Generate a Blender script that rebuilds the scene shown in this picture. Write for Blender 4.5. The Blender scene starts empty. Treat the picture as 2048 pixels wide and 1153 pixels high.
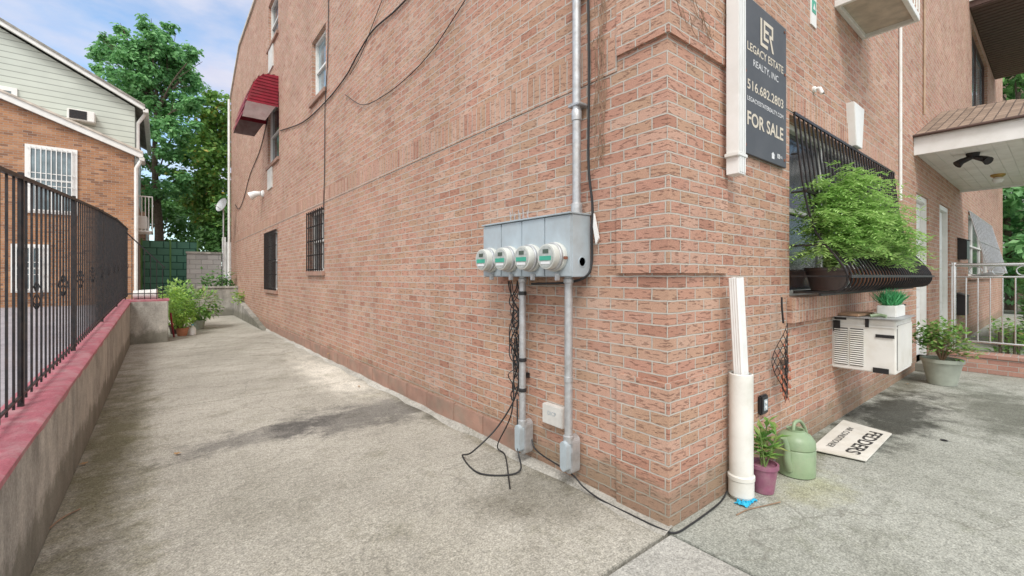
import bpy, bmesh, math, random
from mathutils import Vector, Matrix
random.seed(7)
R = math.radians
C = bpy.context.scene.collection
F = 882.0; CAM = Vector((-2.37, -1.48, 1.5))
def ray(px, py):
    a = (px-1024)/F
    return Vector((.624+a*.7815, .7815-a*.624, (553-py)/F))
def onx(px, py, X=0.0):
    d = ray(px, py); return CAM + d*((X-CAM.x)/d.x)
def ony(px, py, Y=0.0):
    d = ray(px, py); return CAM + d*((Y-CAM.y)/d.y)
def onz(px, py, Z=0.0):
    d = ray(px, py); return CAM + d*((Z-CAM.z)/d.z)
def lerp(a, b, t): return a+(b-a)*t
# ------------------------------------------------------------ materials
def new_mat(name):
    m = bpy.data.materials.new(name); m.use_nodes = True
    nt = m.node_tree; b = nt.nodes['Principled BSDF']
    return m, nt, b
def nd(nt, t, **kw):
    n = nt.nodes.new(t)
    for k, v in kw.items():
        if k.startswith('i_'):
            key = k[2:]
            key = int(key) if key.isdigit() else key.replace('_', ' ')
            s = n.inputs[key]
            if isinstance(v, bpy.types.NodeSocket): nt.links.new(v, s)
            else: s.default_value = v
        else: setattr(n, k, v)
    return n
def math_(nt, op, a, b=None, clamp=False):
    n = nt.nodes.new('ShaderNodeMath'); n.operation = op; n.use_clamp = clamp
    for i, v in enumerate((a, b)):
        if v is None: continue
        if isinstance(v, bpy.types.NodeSocket): nt.links.new(v, n.inputs[i])
        else: n.inputs[i].default_value = v
    return n.outputs[0]
def mixc(nt, f, a, b, mode='MIX'):
    n = nt.nodes.new('ShaderNodeMix'); n.data_type = 'RGBA'; n.blend_type = mode
    for s, v in ((n.inputs[0], f), (n.inputs[6], a), (n.inputs[7], b)):
        if isinstance(v, bpy.types.NodeSocket): nt.links.new(v, s)
        else:
            s.default_value = (*v, 1) if isinstance(v, tuple) and len(v) == 3 else v
    return n.outputs[2]
def ramp(nt, fac, stops, interp='LINEAR'):
    n = nt.nodes.new('ShaderNodeValToRGB'); cr = n.color_ramp; cr.interpolation = interp
    while len(cr.elements) < len(stops): cr.elements.new(.5)
    for e, (p, c) in zip(cr.elements, stops):
        e.position = p; e.color = (*c, 1) if isinstance(c, tuple) else (c, c, c, 1)
    nt.links.new(fac, n.inputs[0]); return n.outputs[0]
def noise(nt, vec, scale, detail=4, rough=.55):
    n = nd(nt, 'ShaderNodeTexNoise', i_Scale=scale, i_Detail=detail, i_Roughness=rough)
    nt.links.new(vec, n.inputs['Vector']); return n.outputs[0]
def pos(nt): return nt.nodes.new('ShaderNodeNewGeometry').outputs['Position']
def bump(nt, b, h, dist, strength=1.0):
    n = nd(nt, 'ShaderNodeBump', i_Strength=strength, i_Distance=dist, i_Height=h)
    nt.links.new(n.outputs[0], b.inputs['Normal'])
def gen(name, col, rough=.6, metal=0, var=.18, scale=9, bmp=.0015, dirt=None, dirt_amt=.3, spec=.5):
    m, nt, b = new_mat(name); p = pos(nt)
    n1 = noise(nt, p, scale, 4)
    c = mixc(nt, ramp(nt, n1, [(.3, 0.0), (.7, 1.0)]), tuple(x*(1-var) for x in col), tuple(min(1, x*(1+var)) for x in col))
    if dirt:
        n3 = noise(nt, p, scale*.6+1.3, 5, .65)
        c = mixc(nt, math_(nt, 'MULTIPLY', ramp(nt, n3, [(.45, 0.0), (.68, 1.0)]), dirt_amt), c, dirt)
    nt.links.new(c, b.inputs['Base Color'])
    b.inputs['Roughness'].default_value = rough; b.inputs['Metallic'].default_value = metal
    b.inputs['Specular IOR Level'].default_value = spec
    if bmp: bump(nt, b, noise(nt, p, scale*9, 2), bmp)
    return m
def brick_mat(name, cols, mortar, bw=.212, rh=.075, ms=.0055, soldier=False, scratch=.5, zdirt=True, shift=(0, 0)):
    m, nt, b = new_mat(name)
    uv = nt.nodes.new('ShaderNodeUVMap'); uv.uv_map = 'UVMap'
    p = pos(nt)
    mp = nd(nt, 'ShaderNodeMapping'); nt.links.new(uv.outputs[0], mp.inputs[0])
    mp.inputs['Location'].default_value = (shift[0], shift[1], 0)
    if soldier: mp.inputs['Rotation'].default_value = (0, 0, R(90))
    ns = nd(nt, 'ShaderNodeTexNoise', i_Scale=9.0, i_Detail=2.0); nt.links.new(uv.outputs[0], ns.inputs['Vector'])
    off = nd(nt, 'ShaderNodeVectorMath', operation='SUBTRACT'); nt.links.new(ns.outputs[1], off.inputs[0]); off.inputs[1].default_value = (.5, .5, .5)
    sc = nd(nt, 'ShaderNodeVectorMath', operation='SCALE'); nt.links.new(off.outputs[0], sc.inputs[0]); sc.inputs['Scale'].default_value = .012
    ad = nd(nt, 'ShaderNodeVectorMath', operation='ADD'); nt.links.new(mp.outputs[0], ad.inputs[0]); nt.links.new(sc.outputs[0], ad.inputs[1])
    bt = nd(nt, 'ShaderNodeTexBrick', offset=(0 if soldier else .5), i_Scale=1.0)
    nt.links.new(ad.outputs[0], bt.inputs['Vector'])
    bt.inputs['Color1'].default_value = (0, 0, 0, 1); bt.inputs['Color2'].default_value = (1, 1, 1, 1); bt.inputs['Mortar'].default_value = (.5, .5, .5, 1)
    bt.inputs['Mortar Size'].default_value = ms; bt.inputs['Mortar Smooth'].default_value = .25
    bt.inputs['Brick Width'].default_value = bw; bt.inputs['Row Height'].default_value = rh
    k = len(cols)
    c = ramp(nt, bt.outputs['Color'], [(i/(k-1), cc) for i, cc in enumerate(cols)])
    inv = math_(nt, 'SUBTRACT', 1.0, bt.outputs['Fac'])
    d = None
    if scratch:
        ds = []
        for ang, of in ((32, 0), (-38, 7.3)):
            m2 = nd(nt, 'ShaderNodeMapping'); nt.links.new(uv.outputs[0], m2.inputs[0])
            m2.inputs['Rotation'].default_value = (0, 0, R(ang)); m2.inputs['Scale'].default_value = (13, 66, 1); m2.inputs['Location'].default_value = (of, of, 0)
            ds.append(ramp(nt, noise(nt, m2.outputs[0], 1.0, 1), [(.61, 0.0), (.67, 1.0)]))
        d = math_(nt, 'MULTIPLY', math_(nt, 'MAXIMUM', ds[0], ds[1]), inv)
        c = mixc(nt, math_(nt, 'MULTIPLY', d, scratch), c, tuple(x*.45 for x in cols[0]))
    fine = noise(nt, p, 150, 2, .6)
    c = mixc(nt, 1.0, c, ramp(nt, fine, [(.25, .76), (.75, 1.24)]), 'MULTIPLY')
    mo = mixc(nt, noise(nt, p, 25, 2), tuple(x*.76 for x in mortar), tuple(min(1, x*1.2) for x in mortar))
    c = mixc(nt, bt.outputs['Fac'], c, mo)
    c = mixc(nt, 1.0, c, ramp(nt, noise(nt, p, .9, 4, .6), [(.28, .86), (.72, 1.1)]), 'MULTIPLY')
    if zdirt:
        sx = nt.nodes.new('ShaderNodeSeparateXYZ'); nt.links.new(p, sx.inputs[0])
        zz = math_(nt, 'ADD', sx.outputs[2], math_(nt, 'MULTIPLY', noise(nt, p, 3.5, 4, .7), -.36))
        mk = ramp(nt, zz, [(0.0, .5), (.10, 0.0)])
        c = mixc(nt, mk, c, (.19, .165, .11))
        mpz = nd(nt, 'ShaderNodeMapping'); nt.links.new(p, mpz.inputs[0]); mpz.inputs['Scale'].default_value = (1.6, 1.6, .45)
        lb = ramp(nt, noise(nt, mpz.outputs[0], 1.3, 5, .65), [(.54, 0.0), (.78, .24)])
        c = mixc(nt, lb, c, (.62, .54, .47))
    nt.links.new(c, b.inputs['Base Color'])
    b.inputs['Roughness'].default_value = .88; b.inputs['Specular IOR Level'].default_value = .25
    h = math_(nt, 'ADD', inv, math_(nt, 'MULTIPLY', fine, .22))
    if d is not None: h = math_(nt, 'SUBTRACT', h, math_(nt, 'MULTIPLY', d, .35))
    bump(nt, b, h, .008, 1.0)
    return m
BR = [(.385, .197, .14), (.485, .27, .195), (.44, .28, .19), (.505, .30, .22), (.465, .25, .185), (.53, .345, .26), (.42, .24, .16)]
MO = (.52, .475, .415)
M = {}
M['brick'] = brick_mat('salmon_brick', BR, MO, scratch=.55)
M['soldier'] = brick_mat('upright_brick', BR, MO, soldier=True, bw=.24, scratch=.5)
M['brick_n'] = brick_mat('orange_brown_brick', [(.22, .115, .075), (.46, .235, .12), (.36, .18, .10), (.50, .28, .16)], (.42, .38, .33), scratch=0, zdirt=False)
M['brick_red'] = brick_mat('red_curb_brick', [(.38, .2, .16), (.47, .28, .22), (.36, .21, .17)], (.46, .43, .39), scratch=0, zdirt=False)
M['block'] = brick_mat('grey_block', [(.25, .24, .23), (.38, .36, .34), (.3, .29, .27)], (.24, .23, .22), bw=.4, rh=.2, ms=.01, scratch=0, zdirt=False)

def ground_mat(name, light, dark, blobs=(), speck=1.0, cracks=True, seed=0, moss=True, mosscol=(.18, .17, .115)):
    m, nt, b = new_mat(name); p0 = pos(nt)
    mp0 = nd(nt, 'ShaderNodeMapping'); nt.links.new(p0, mp0.inputs[0]); mp0.inputs['Location'].default_value = (seed*13.1, seed*5.7, 0)
    p = mp0.outputs[0]
    c = mixc(nt, ramp(nt, noise(nt, p, .8, 6, .66), [(.33, 0.0), (.65, 1.0)]), dark, light)
    c = mixc(nt, math_(nt, 'MULTIPLY', ramp(nt, noise(nt, p, 6.5, 5, .75), [(.50, 0.0), (.62, 1.0)]), .34), c, tuple(x*.62 for x in dark))
    if moss:
        c = mixc(nt, math_(nt, 'MULTIPLY', ramp(nt, noise(nt, p, 1.7, 6, .8), [(.54, 0.0), (.68, 1.0)]), .5), c, mosscol)
    sp = noise(nt, p, 95, 2, .7)
    c = mixc(nt, 1.0, c, ramp(nt, sp, [(.3, 1-.34*speck), (.5, 1.0), (.72, 1+.44*speck)]), 'MULTIPLY')
    sp2 = noise(nt, p, 34, 4, .78)
    c = mixc(nt, 1.0, c, ramp(nt, sp2, [(.33, 1-.28*speck), (.68, 1+.2*speck)]), 'MULTIPLY')
    nz = noise(nt, p, 3.2, 5, .72)
    for (cx, cy, rx, ry, rot, col, amt, soft) in blobs:
        mp = nd(nt, 'ShaderNodeMapping', vector_type='TEXTURE'); nt.links.new(p0, mp.inputs[0])
        mp.inputs['Location'].default_value = (cx, cy, 0); mp.inputs['Rotation'].default_value = (0, 0, R(rot)); mp.inputs['Scale'].default_value = (rx, ry, 1)
        ln = nd(nt, 'ShaderNodeVectorMath', operation='LENGTH'); nt.links.new(mp.outputs[0], ln.inputs[0])
        v = math_(nt, 'ADD', ln.outputs['Value'], math_(nt, 'MULTIPLY', math_(nt, 'SUBTRACT', nz, .5), 2.4))
        mk = math_(nt, 'MULTIPLY', ramp(nt, v, [(max(0, .95-soft), 1.0), (.999, 0.0)]), amt)
        c = mixc(nt, mk, c, mixc(nt, 1.0, c, col, 'MULTIPLY'))
    h = math_(nt, 'ADD', math_(nt, 'MULTIPLY', sp, .6), math_(nt, 'MULTIPLY', sp2, .9))
    if cracks:
        nv = nd(nt, 'ShaderNodeTexNoise', i_Scale=1.7, i_Detail=4.0); nt.links.new(p, nv.inputs['Vector'])
        av = nd(nt, 'ShaderNodeVectorMath', operation='ADD'); nt.links.new(p, av.inputs[0]); nt.links.new(nv.outputs[1], av.inputs[1])
        vc = nd(nt, 'ShaderNodeTexVoronoi', feature='DISTANCE_TO_EDGE', i_Scale=.26); nt.links.new(av.outputs[0], vc.inputs['Vector'])
        ck = ramp(nt, vc.outputs['Distance'], [(.0, 1.0), (.003, 0.0)])
        c = mixc(nt, math_(nt, 'MULTIPLY', ck, .4), c, (.12, .11, .09))
    nt.links.new(c, b.inputs['Base Color']); b.inputs['Roughness'].default_value = .85; b.inputs['Specular IOR Level'].default_value = .3
    bump(nt, b, h, .006, .8)
    return m
DK = (.46, .46, .48)
M['drive'] = ground_mat('stained_concrete', (.455, .43, .37), (.33, .31, .262), [
    (-.62, 3.25, 1.1, .55, -8, DK, .9, .45), (-1.6, 3.25, .95, .3, 10, DK, .8, .5),
    (-.4, .8, .55, .5, 30, (.5, .49, .46), .85, .8), (-.06, 2.4, .14, 3.2, 0, (.55, .53, .45), .7, .8),
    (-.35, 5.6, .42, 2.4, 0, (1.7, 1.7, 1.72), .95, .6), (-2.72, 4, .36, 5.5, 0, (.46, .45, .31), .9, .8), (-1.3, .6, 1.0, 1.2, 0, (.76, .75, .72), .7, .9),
    (-1.9, 1.9, .6, .9, 0, (.78, .78, .76), .7, .8), (-1.2, 9, 1.0, 2.5, 0, (.8, .8, .78), .7, .9)], 1.15)
M['pave'] = ground_mat('front_concrete', (.405, .41, .365), (.285, .29, .25), [
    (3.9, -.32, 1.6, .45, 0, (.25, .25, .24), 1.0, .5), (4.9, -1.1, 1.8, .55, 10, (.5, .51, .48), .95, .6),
    (1.2, -.35, .5, .3, 0, (.95, .92, .66), .7, .8), (5.8, -.12, 2.0, .25, 0, (.4, .38, .32), .8, .7), (.6, -.9, .6, .25, 30, (.75, .75, .72), .6, .9), (2.2, -.15, 1.2, .16, 0, (.5, .5, .38), .8, .7)], 1.15, seed=1, mosscol=(.17, .18, .125))
M['pave2'] = ground_mat('apron_concrete', (.43, .415, .375), (.33, .32, .285), [], .95, seed=2, cracks=False)
M['fillet'] = ground_mat('pale_mortar', (.5, .48, .43), (.34, .32, .28), [], .8, seed=5, cracks=False)
M['yard'] = ground_mat('yard_concrete', (.36, .34, .36), (.27, .25, .27), [], .5, seed=3, cracks=False, moss=False)
M['earth'] = ground_mat('far_ground', (.2, .2, .15), (.12, .12, .08), [], .8, seed=4, cracks=False)
def streak_concrete(name, col, amt=.55):
    m, nt, b = new_mat(name); p = pos(nt)
    mp = nd(nt, 'ShaderNodeMapping'); nt.links.new(p, mp.inputs[0]); mp.inputs['Scale'].default_value = (2.2, 2.2, .9)
    s = noise(nt, mp.outputs[0], 1.5, 7, .72); f = noise(nt, p, 60, 4, .75); g = noise(nt, p, 5, 5, .7)
    c = mixc(nt, ramp(nt, s, [(.38, 0.0), (.62, 1.0)]), tuple(x*(1-amt) for x in col), tuple(min(1, x*1.1) for x in col))
    c = mixc(nt, 1.0, c, ramp(nt, g, [(.3, .8), (.7, 1.14)]), 'MULTIPLY')
    c = mixc(nt, 1.0, c, ramp(nt, f, [(.3, .74), (.7, 1.22)]), 'MULTIPLY')
    sx = nt.nodes.new('ShaderNodeSeparateXYZ'); nt.links.new(p, sx.inputs[0])
    zz = math_(nt, 'ADD', sx.outputs[2], math_(nt, 'MULTIPLY', noise(nt, p, 4, 4, .7), -.4))
    c = mixc(nt, ramp(nt, zz, [(-.0, .65), (.08, 0.0)]), c, (.13, .125, .09))
    nt.links.new(c, b.inputs['Base Color']); b.inputs['Roughness'].default_value = .9; bump(nt, b, f, .007, .8)
    return m
M['conc'] = streak_concrete('streaked_concrete', (.475, .45, .40), .36)
M['conc_d'] = streak_concrete('dark_concrete', (.36, .34, .30), .4)
M['pink'] = gen('pink_paint', (.385, .115, .145), .6, var=.18, scale=9, bmp=.003, dirt=(.44, .30, .30), dirt_amt=.6)
M['base'] = gen('red_brown_stone', (.34, .2, .15), .85, var=.22, scale=5, bmp=.004, dirt=(.27, .22, .17), dirt_amt=.6)
M['stone'] = gen('coping_stone', (.55, .49, .42), .85, var=.2, scale=3, bmp=.004, dirt=(.3, .27, .23), dirt_amt=.5)
M['white'] = gen('white_paint', (.78, .78, .75), .45, var=.05, scale=4, bmp=.0006, dirt=(.5, .47, .4), dirt_amt=.3)
M['whitec'] = gen('white_clean', (.80, .80, .78), .4, var=.04, scale=4, bmp=0, dirt=(.6, .58, .52), dirt_amt=.3)
M['cream'] = gen('cream_pvc', (.75, .74, .69), .4, var=.05, scale=6, bmp=0, dirt=(.5, .47, .38), dirt_amt=.4)
M['iron'] = gen('black_iron', (.02, .02, .022), .45, .3, var=.4, scale=30, bmp=0, dirt=(.09, .05, .035), dirt_amt=.35)
M['black'] = gen('black_rubber', (.018, .018, .019), .5, var=.2, bmp=0)
M['greycab'] = gen('grey_painted_steel', (.44, .51, .55), .42, .1, var=.08, scale=4, bmp=0, dirt=(.3, .3, .29), dirt_amt=.45)
M['galv'] = gen('galvanised_pipe', (.48, .49, .5), .45, .5, var=.18, scale=22, bmp=0, dirt=(.34, .29, .24), dirt_amt=.35)
M['steel'] = gen('stainless_steel', (.66, .66, .66), .22, 1.0, var=.06, scale=12, bmp=0)
M['meter'] = gen('meter_plastic', (.58, .59, .55), .2, var=.08, bmp=0, dirt=(.42, .42, .38), dirt_amt=.4)
M['mface'] = gen('meter_face', (.42, .44, .42), .25, var=.2, scale=40, bmp=0)
M['green_l'] = gen('green_sticker', (.05, .36, .25), .4, var=.1, bmp=0)
M['lcd'] = gen('dark_display', (.07, .09, .07), .15, var=.1, bmp=0)
M['sign'] = gen('charcoal_sign_board', (.07, .074, .08), .5, var=.12, scale=3, bmp=0, dirt=(.11, .11, .113), dirt_amt=.3, spec=.35)
M['cream_t'] = gen('cream_letters', (.62, .55, .44), .5, var=.03, bmp=0)
M['white_t'] = gen('white_letters', (.72, .72, .72), .5, var=.03, bmp=0)
M['black_t'] = gen('black_letters', (.03, .03, .03), .6, var=.2, bmp=0)
M['rust'] = gen('rusty_metal', (.25, .1, .06), .8, .2, var=.4, scale=40, bmp=.002)
M['awn'] = gen('red_painted_metal', (.27, .02, .038), .5, .1, var=.2, scale=4, bmp=0, dirt=(.2, .05, .055), dirt_amt=.5, spec=.3)
M['awnside'] = gen('faded_awning_valance', (.28, .21, .2), .7, 0, var=.15, scale=6, bmp=.001, dirt=(.22, .1, .1), dirt_amt=.5)
M['terra'] = gen('terracotta', (.47, .2, .11), .8, var=.15, scale=12, bmp=.001)
M['darkpot'] = gen('dark_brown_pot', (.06, .035, .03), .45, var=.2, bmp=0)
M['purple'] = gen('purple_pot', (.27, .1, .16), .4, var=.15, scale=20, bmp=0, dirt=(.36, .25, .26), dirt_amt=.4)
M['greypot'] = gen('sage_grey_pot', (.36, .39, .33), .6, var=.12, bmp=0)
M['soil'] = gen('soil', (.05, .035, .025), .95, var=.4, scale=60, bmp=.006)
M['can'] = gen('sage_green_plastic', (.25, .34, .2), .4, var=.12, scale=7, bmp=.001, dirt=(.33, .36, .24), dirt_amt=.5)
M['board'] = gen('dirty_white_board', (.70, .68, .62), .55, var=.06, scale=5, bmp=.0008, dirt=(.48, .44, .35), dirt_amt=.5)
M['wood'] = gen('weathered_wood', (.42, .27, .17), .7, var=.25, scale=14, bmp=.002)
M['tray'] = gen('stained_tray', (.5, .43, .35), .7, var=.2, scale=8, bmp=0)
M['acb'] = gen('off_white_appliance', (.79, .78, .74), .45, var=.04, scale=4, bmp=0, dirt=(.55, .5, .4), dirt_amt=.4)
M['darkin'] = gen('dark_gap', (.03, .03, .032), .7, var=.3, bmp=0)
M['midgap'] = gen('shaded_slot', (.11, .105, .095), .7, var=.3, bmp=0)
M['tape'] = gen('black_tape', (.02, .02, .022), .35, var=.2, bmp=0)
M['orange'] = gen('orange_brown_bead', (.42, .14, .08), .4, var=.25, scale=30, bmp=0)
M['blue'] = gen('blue_nitrile', (.02, .42, .66), .4, var=.15, scale=30, bmp=.002)
M['bark'] = gen('bark', (.15, .115, .085), .95, var=.35, scale=12, bmp=.02)
M['stem'] = gen('green_stem', (.18, .27, .08), .7, var=.2, bmp=0)
M['twig'] = gen('dry_twig', (.26, .17, .11), .9, var=.3, bmp=0)
M['shingle'] = brick_mat('brown_shingle', [(.19, .14, .105), (.3, .225, .17), (.245, .18, .135)], (.11, .085, .07), bw=.25, rh=.12, ms=.008, scratch=0, zdirt=False)
M['brownm'] = gen('dark_brown_soffit', (.09, .05, .04), .6, var=.2, bmp=0)
M['copper'] = gen('brass', (.5, .33, .12), .35, .9, var=.2, bmp=0)
M['vent'] = gen('warm_white_vent', (.62, .6, .56), .6, var=.1, bmp=0)
M['pipebrown'] = gen('tan_cable', (.42, .3, .2), .6, var=.15, bmp=0)
def glass(name, col, rough=.06):
    m, nt, b = new_mat(name); p = pos(nt)
    c = mixc(nt, ramp(nt, noise(nt, p, 1.4, 3), [(.4, 0.0), (.6, 1.0)]), col, tuple(min(1, x*1.8+.02) for x in col))
    nt.links.new(c, b.inputs['Base Color']); b.inputs['Roughness'].default_value = rough; b.inputs['Specular IOR Level'].default_value = .9
    return m
M['glass'] = glass('dark_window_glass', (.02, .025, .03), .12)
M['glass_l'] = glass('pale_window_glass', (.14, .19, .21))
def clad(name, col, step):
    m, nt, b = new_mat(name); p = pos(nt)
    sx = nt.nodes.new('ShaderNodeSeparateXYZ'); nt.links.new(p, sx.inputs[0])
    fr = math_(nt, 'FRACT', math_(nt, 'DIVIDE', sx.outputs[2], step))
    c = mixc(nt, ramp(nt, fr, [(0.0, 1.0), (.1, 1.0), (.16, 0.0)]), col, tuple(x*.5 for x in col))
    c = mixc(nt, 1.0, c, ramp(nt, noise(nt, p, .8, 4), [(.3, .86), (.7, 1.06)]), 'MULTIPLY')
    nt.links.new(c, b.inputs['Base Color']); b.inputs['Roughness'].default_value = .55
    return m
M['siding'] = clad('pale_vinyl_siding', (.56, .60, .53), .2)
M['greenfence'] = brick_mat('green_scalloped_panel', [(.07, .17, .12), (.11, .26, .19), (.09, .21, .15)], (.03, .09, .065), bw=.45, rh=.3, ms=.02, scratch=0, zdirt=False)
def leaf_mat(name, cols, trans=.3, rough=.5):
    m, nt, b = new_mat(name)
    g = nt.nodes.new('ShaderNodeNewGeometry')
    v = math_(nt, 'ADD', math_(nt, 'MULTIPLY', g.outputs['Random Per Island'], .65), math_(nt, 'MULTIPLY', ramp(nt, noise(nt, g.outputs['Position'], 1.6, 2), [(.35, 0.0), (.65, 1.0)]), .35))
    k = len(cols)
    c = ramp(nt, v, [(i/(k-1), cc) for i, cc in enumerate(cols)])
    nt.links.new(c, b.inputs['Base Color']); b.inputs['Roughness'].default_value = rough
    t = nt.nodes.new('ShaderNodeBsdfTranslucent'); nt.links.new(c, t.inputs[0])
    mx = nt.nodes.new('ShaderNodeMixShader'); mx.inputs[0].default_value = trans
    nt.links.new(b.outputs[0], mx.inputs[1]); nt.links.new(t.outputs[0], mx.inputs[2])
    nt.links.new(mx.outputs[0], nt.nodes['Material Output'].inputs[0])
    return m
M['leaf'] = leaf_mat('maple_leaves', [(.10, .26, .10), (.17, .39, .15), (.24, .5, .19), (.34, .6, .25)], .4)
M['leaf2'] = leaf_mat('flowering_leaves', [(.10, .24, .06), (.17, .35, .08), (.25, .44, .1), (.22, .4, .09), (.66, .42, .08)], .38)
M['leafd'] = leaf_mat('dark_leaves', [(.075, .2, .06), (.14, .31, .085), (.21, .42, .12)], .35)
M['leafm'] = leaf_mat('marigold_leaves', [(.15, .31, .07), (.27, .47, .12), (.41, .61, .19), (.52, .70, .28)], .38)
M['leafg'] = leaf_mat('lime_leaves', [(.16, .34, .05), (.3, .5, .09), (.45, .6, .15)], .35)
M['leafs'] = leaf_mat('shrub_leaves', [(.06, .16, .04), (.14, .32, .07), (.24, .42, .1), (.34, .27, .12)], .3)
M['grassy'] = leaf_mat('artificial_grass', [(.02, .2, .07), (.06, .34, .12), (.12, .45, .18)], .1)
M['flower'] = leaf_mat('cream_flower', [(.7, .6, .35), (.8, .72, .5)], .2)
M['dryleaf'] = leaf_mat('dry_leaf', [(.3, .16, .07), (.45, .28, .12)], .1)

# ------------------------------------------------------------ mesh builder
ORG = {}
def link(o, parent=None):
    C.objects.link(o)
    if parent: o.parent = parent
    return o
class MB:
    def __init__(s): s.v = []; s.f = []
    def add(s, vs, fs):
        n = len(s.v); s.v += [tuple(v) for v in vs]; s.f += [tuple(i+n for i in f) for f in fs]; return s
    def box(s, a, b):
        x0, y0, z0 = (min(a[i], b[i]) for i in range(3)); x1, y1, z1 = (max(a[i], b[i]) for i in range(3))
        return s.add([(x0,y0,z0),(x1,y0,z0),(x1,y1,z0),(x0,y1,z0),(x0,y0,z1),(x1,y0,z1),(x1,y1,z1),(x0,y1,z1)],
                     [(0,3,2,1),(4,5,6,7),(0,1,5,4),(1,2,6,5),(2,3,7,6),(3,0,4,7)])
    def obox(s, c, h, rz=0, rx=0, ry=0):
        m = Matrix.Rotation(rz, 3, 'Z') @ Matrix.Rotation(ry, 3, 'Y') @ Matrix.Rotation(rx, 3, 'X'); c = Vector(c)
        vs = [c + m @ Vector((sx*h[0], sy*h[1], sz*h[2])) for sx, sy, sz in
              [(-1,-1,-1),(1,-1,-1),(1,1,-1),(-1,1,-1),(-1,-1,1),(1,-1,1),(1,1,1),(-1,1,1)]]
        return s.add(vs, [(0,3,2,1),(4,5,6,7),(0,1,5,4),(1,2,6,5),(2,3,7,6),(3,0,4,7)])
    def poly(s, pts): return s.add(pts, [tuple(range(len(pts)))])
    def prism(s, pts, vec):
        vec = Vector(vec); n = len(pts); a = [Vector(p) for p in pts]; b = [p+vec for p in a]
        return s.add(a+b, [tuple(range(n))[::-1], tuple(range(n, 2*n))] + [(i, (i+1)%n, n+(i+1)%n, n+i) for i in range(n)])
    def bar(s, a, b, w):
        return s.tube([a, b], w*.7071, 4)
    def tube(s, pts, r, n=8, r2=None):
        pts = [Vector(p) for p in pts]; k = len(pts); rings = []
        prev = None
        for i, p in enumerate(pts):
            t = (pts[min(i+1, k-1)]-pts[max(i-1, 0)]).normalized()
            if prev is None:
                up = Vector((0, 0, 1)) if abs(t.z) < .9 else Vector((1, 0, 0))
                x = t.cross(up).normalized()
                if n == 4: 
                    y0 = t.cross(x); x = (x+y0).normalized()
            else:
                x = (prev - t*prev.dot(t))
                x = x.normalized() if x.length > 1e-6 else t.orthogonal().normalized()
            prev = x; y = t.cross(x)
            rr = r if r2 is None else lerp(r, r2, i/(k-1))
            rings.append([p + (x*math.cos(2*math.pi*j/n)+y*math.sin(2*math.pi*j/n))*rr for j in range(n)])
        vs = [v for ring in rings for v in ring]
        fs = [(i*n+j, i*n+(j+1)%n, (i+1)*n+(j+1)%n, (i+1)*n+j) for i in range(k-1) for j in range(n)]
        fs += [tuple(range(n))[::-1], tuple((k-1)*n+j for j in range(n))]
        return s.add(vs, fs)
    def lathe(s, prof, c, axis='z', n=28):
        c = Vector(c); vs = []
        for r, h in prof:
            for j in range(n):
                a = 2*math.pi*j/n; u, w = r*math.cos(a), r*math.sin(a)
                vs.append(c + (Vector((u, w, h)) if axis == 'z' else Vector((-h, u, w)) if axis == '-x' else Vector((u, -h, w))))
        k = len(prof)
        fs = [(i*n+j, i*n+(j+1)%n, (i+1)*n+(j+1)%n, (i+1)*n+j) for i in range(k-1) for j in range(n)]
        fs += [tuple(range(n)), tuple((k-1)*n+j for j in range(n))]
        return s.add(vs, fs)
    def leaf(s, p, d, nrm, l, w):
        d = d.normalized(); sd = d.cross(nrm)
        sd = sd.normalized() if sd.length > 1e-5 else d.orthogonal().normalized()
        n2 = sd.cross(d)
        s.add([p, p+d*l*.45+sd*w*.5+n2*l*.05, p+d*l-n2*l*.08, p+d*l*.45-sd*w*.5+n2*l*.05], [(0, 1, 2, 3)])
    def build(s, name, m, parent=None, smooth=False, bevel=0, org=None, label=None, recalc=True):
        if parent is not None: o0 = ORG.get(parent.name, Vector((0, 0, 0)))
        else: o0 = Vector(org) if org is not None else Vector((0, 0, 0))
        me = bpy.data.meshes.new(name)
        me.from_pydata(s.v, [], s.f)
        if recalc or bevel:
            bm = bmesh.new(); bm.from_mesh(me)
            if recalc: bmesh.ops.recalc_face_normals(bm, faces=bm.faces)
            if bevel: bmesh.ops.bevel(bm, geom=list(bm.edges), offset=bevel, segments=2, affect='EDGES', clamp_overlap=True)
            bm.to_mesh(me); bm.free()
        uvl = me.uv_layers.new(name='UVMap')
        for pl in me.polygons:
            n = pl.normal; ax = max(range(3), key=lambda i: abs(n[i]))
            for li in pl.loop_indices:
                co = me.vertices[me.loops[li].vertex_index].co
                uvl.data[li].uv = (co.y, co.z) if ax == 0 else (co.x, co.z) if ax == 1 else (co.x, co.y)
        if o0.length > 0:
            me.transform(Matrix.Translation(-o0))
        if smooth:
            for pl in me.polygons: pl.use_smooth = True
            try: me.set_sharp_from_angle(angle=R(38))
            except Exception: pass
        me.materials.append(M[m] if isinstance(m, str) else m)
        o = bpy.data.objects.new(name, me); link(o, parent)
        if parent is None: o.location = o0
        ORG[o.name] = o0
        if label: o['label'] = label
        return o
def thing(name, label, cat, loc, group=None):
    o = bpy.data.objects.new(name, None); o.location = loc; o.empty_display_size = .1
    link(o); ORG[o.name] = Vector(loc); o['label'] = label; o['category'] = cat
    if group: o['group'] = group
    return o
def tag(o, label, cat, group=None):
    o['label'] = label; o['category'] = cat
    if group: o['group'] = group
    return o
def struct(o): o['kind'] = 'structure'; return o
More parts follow.
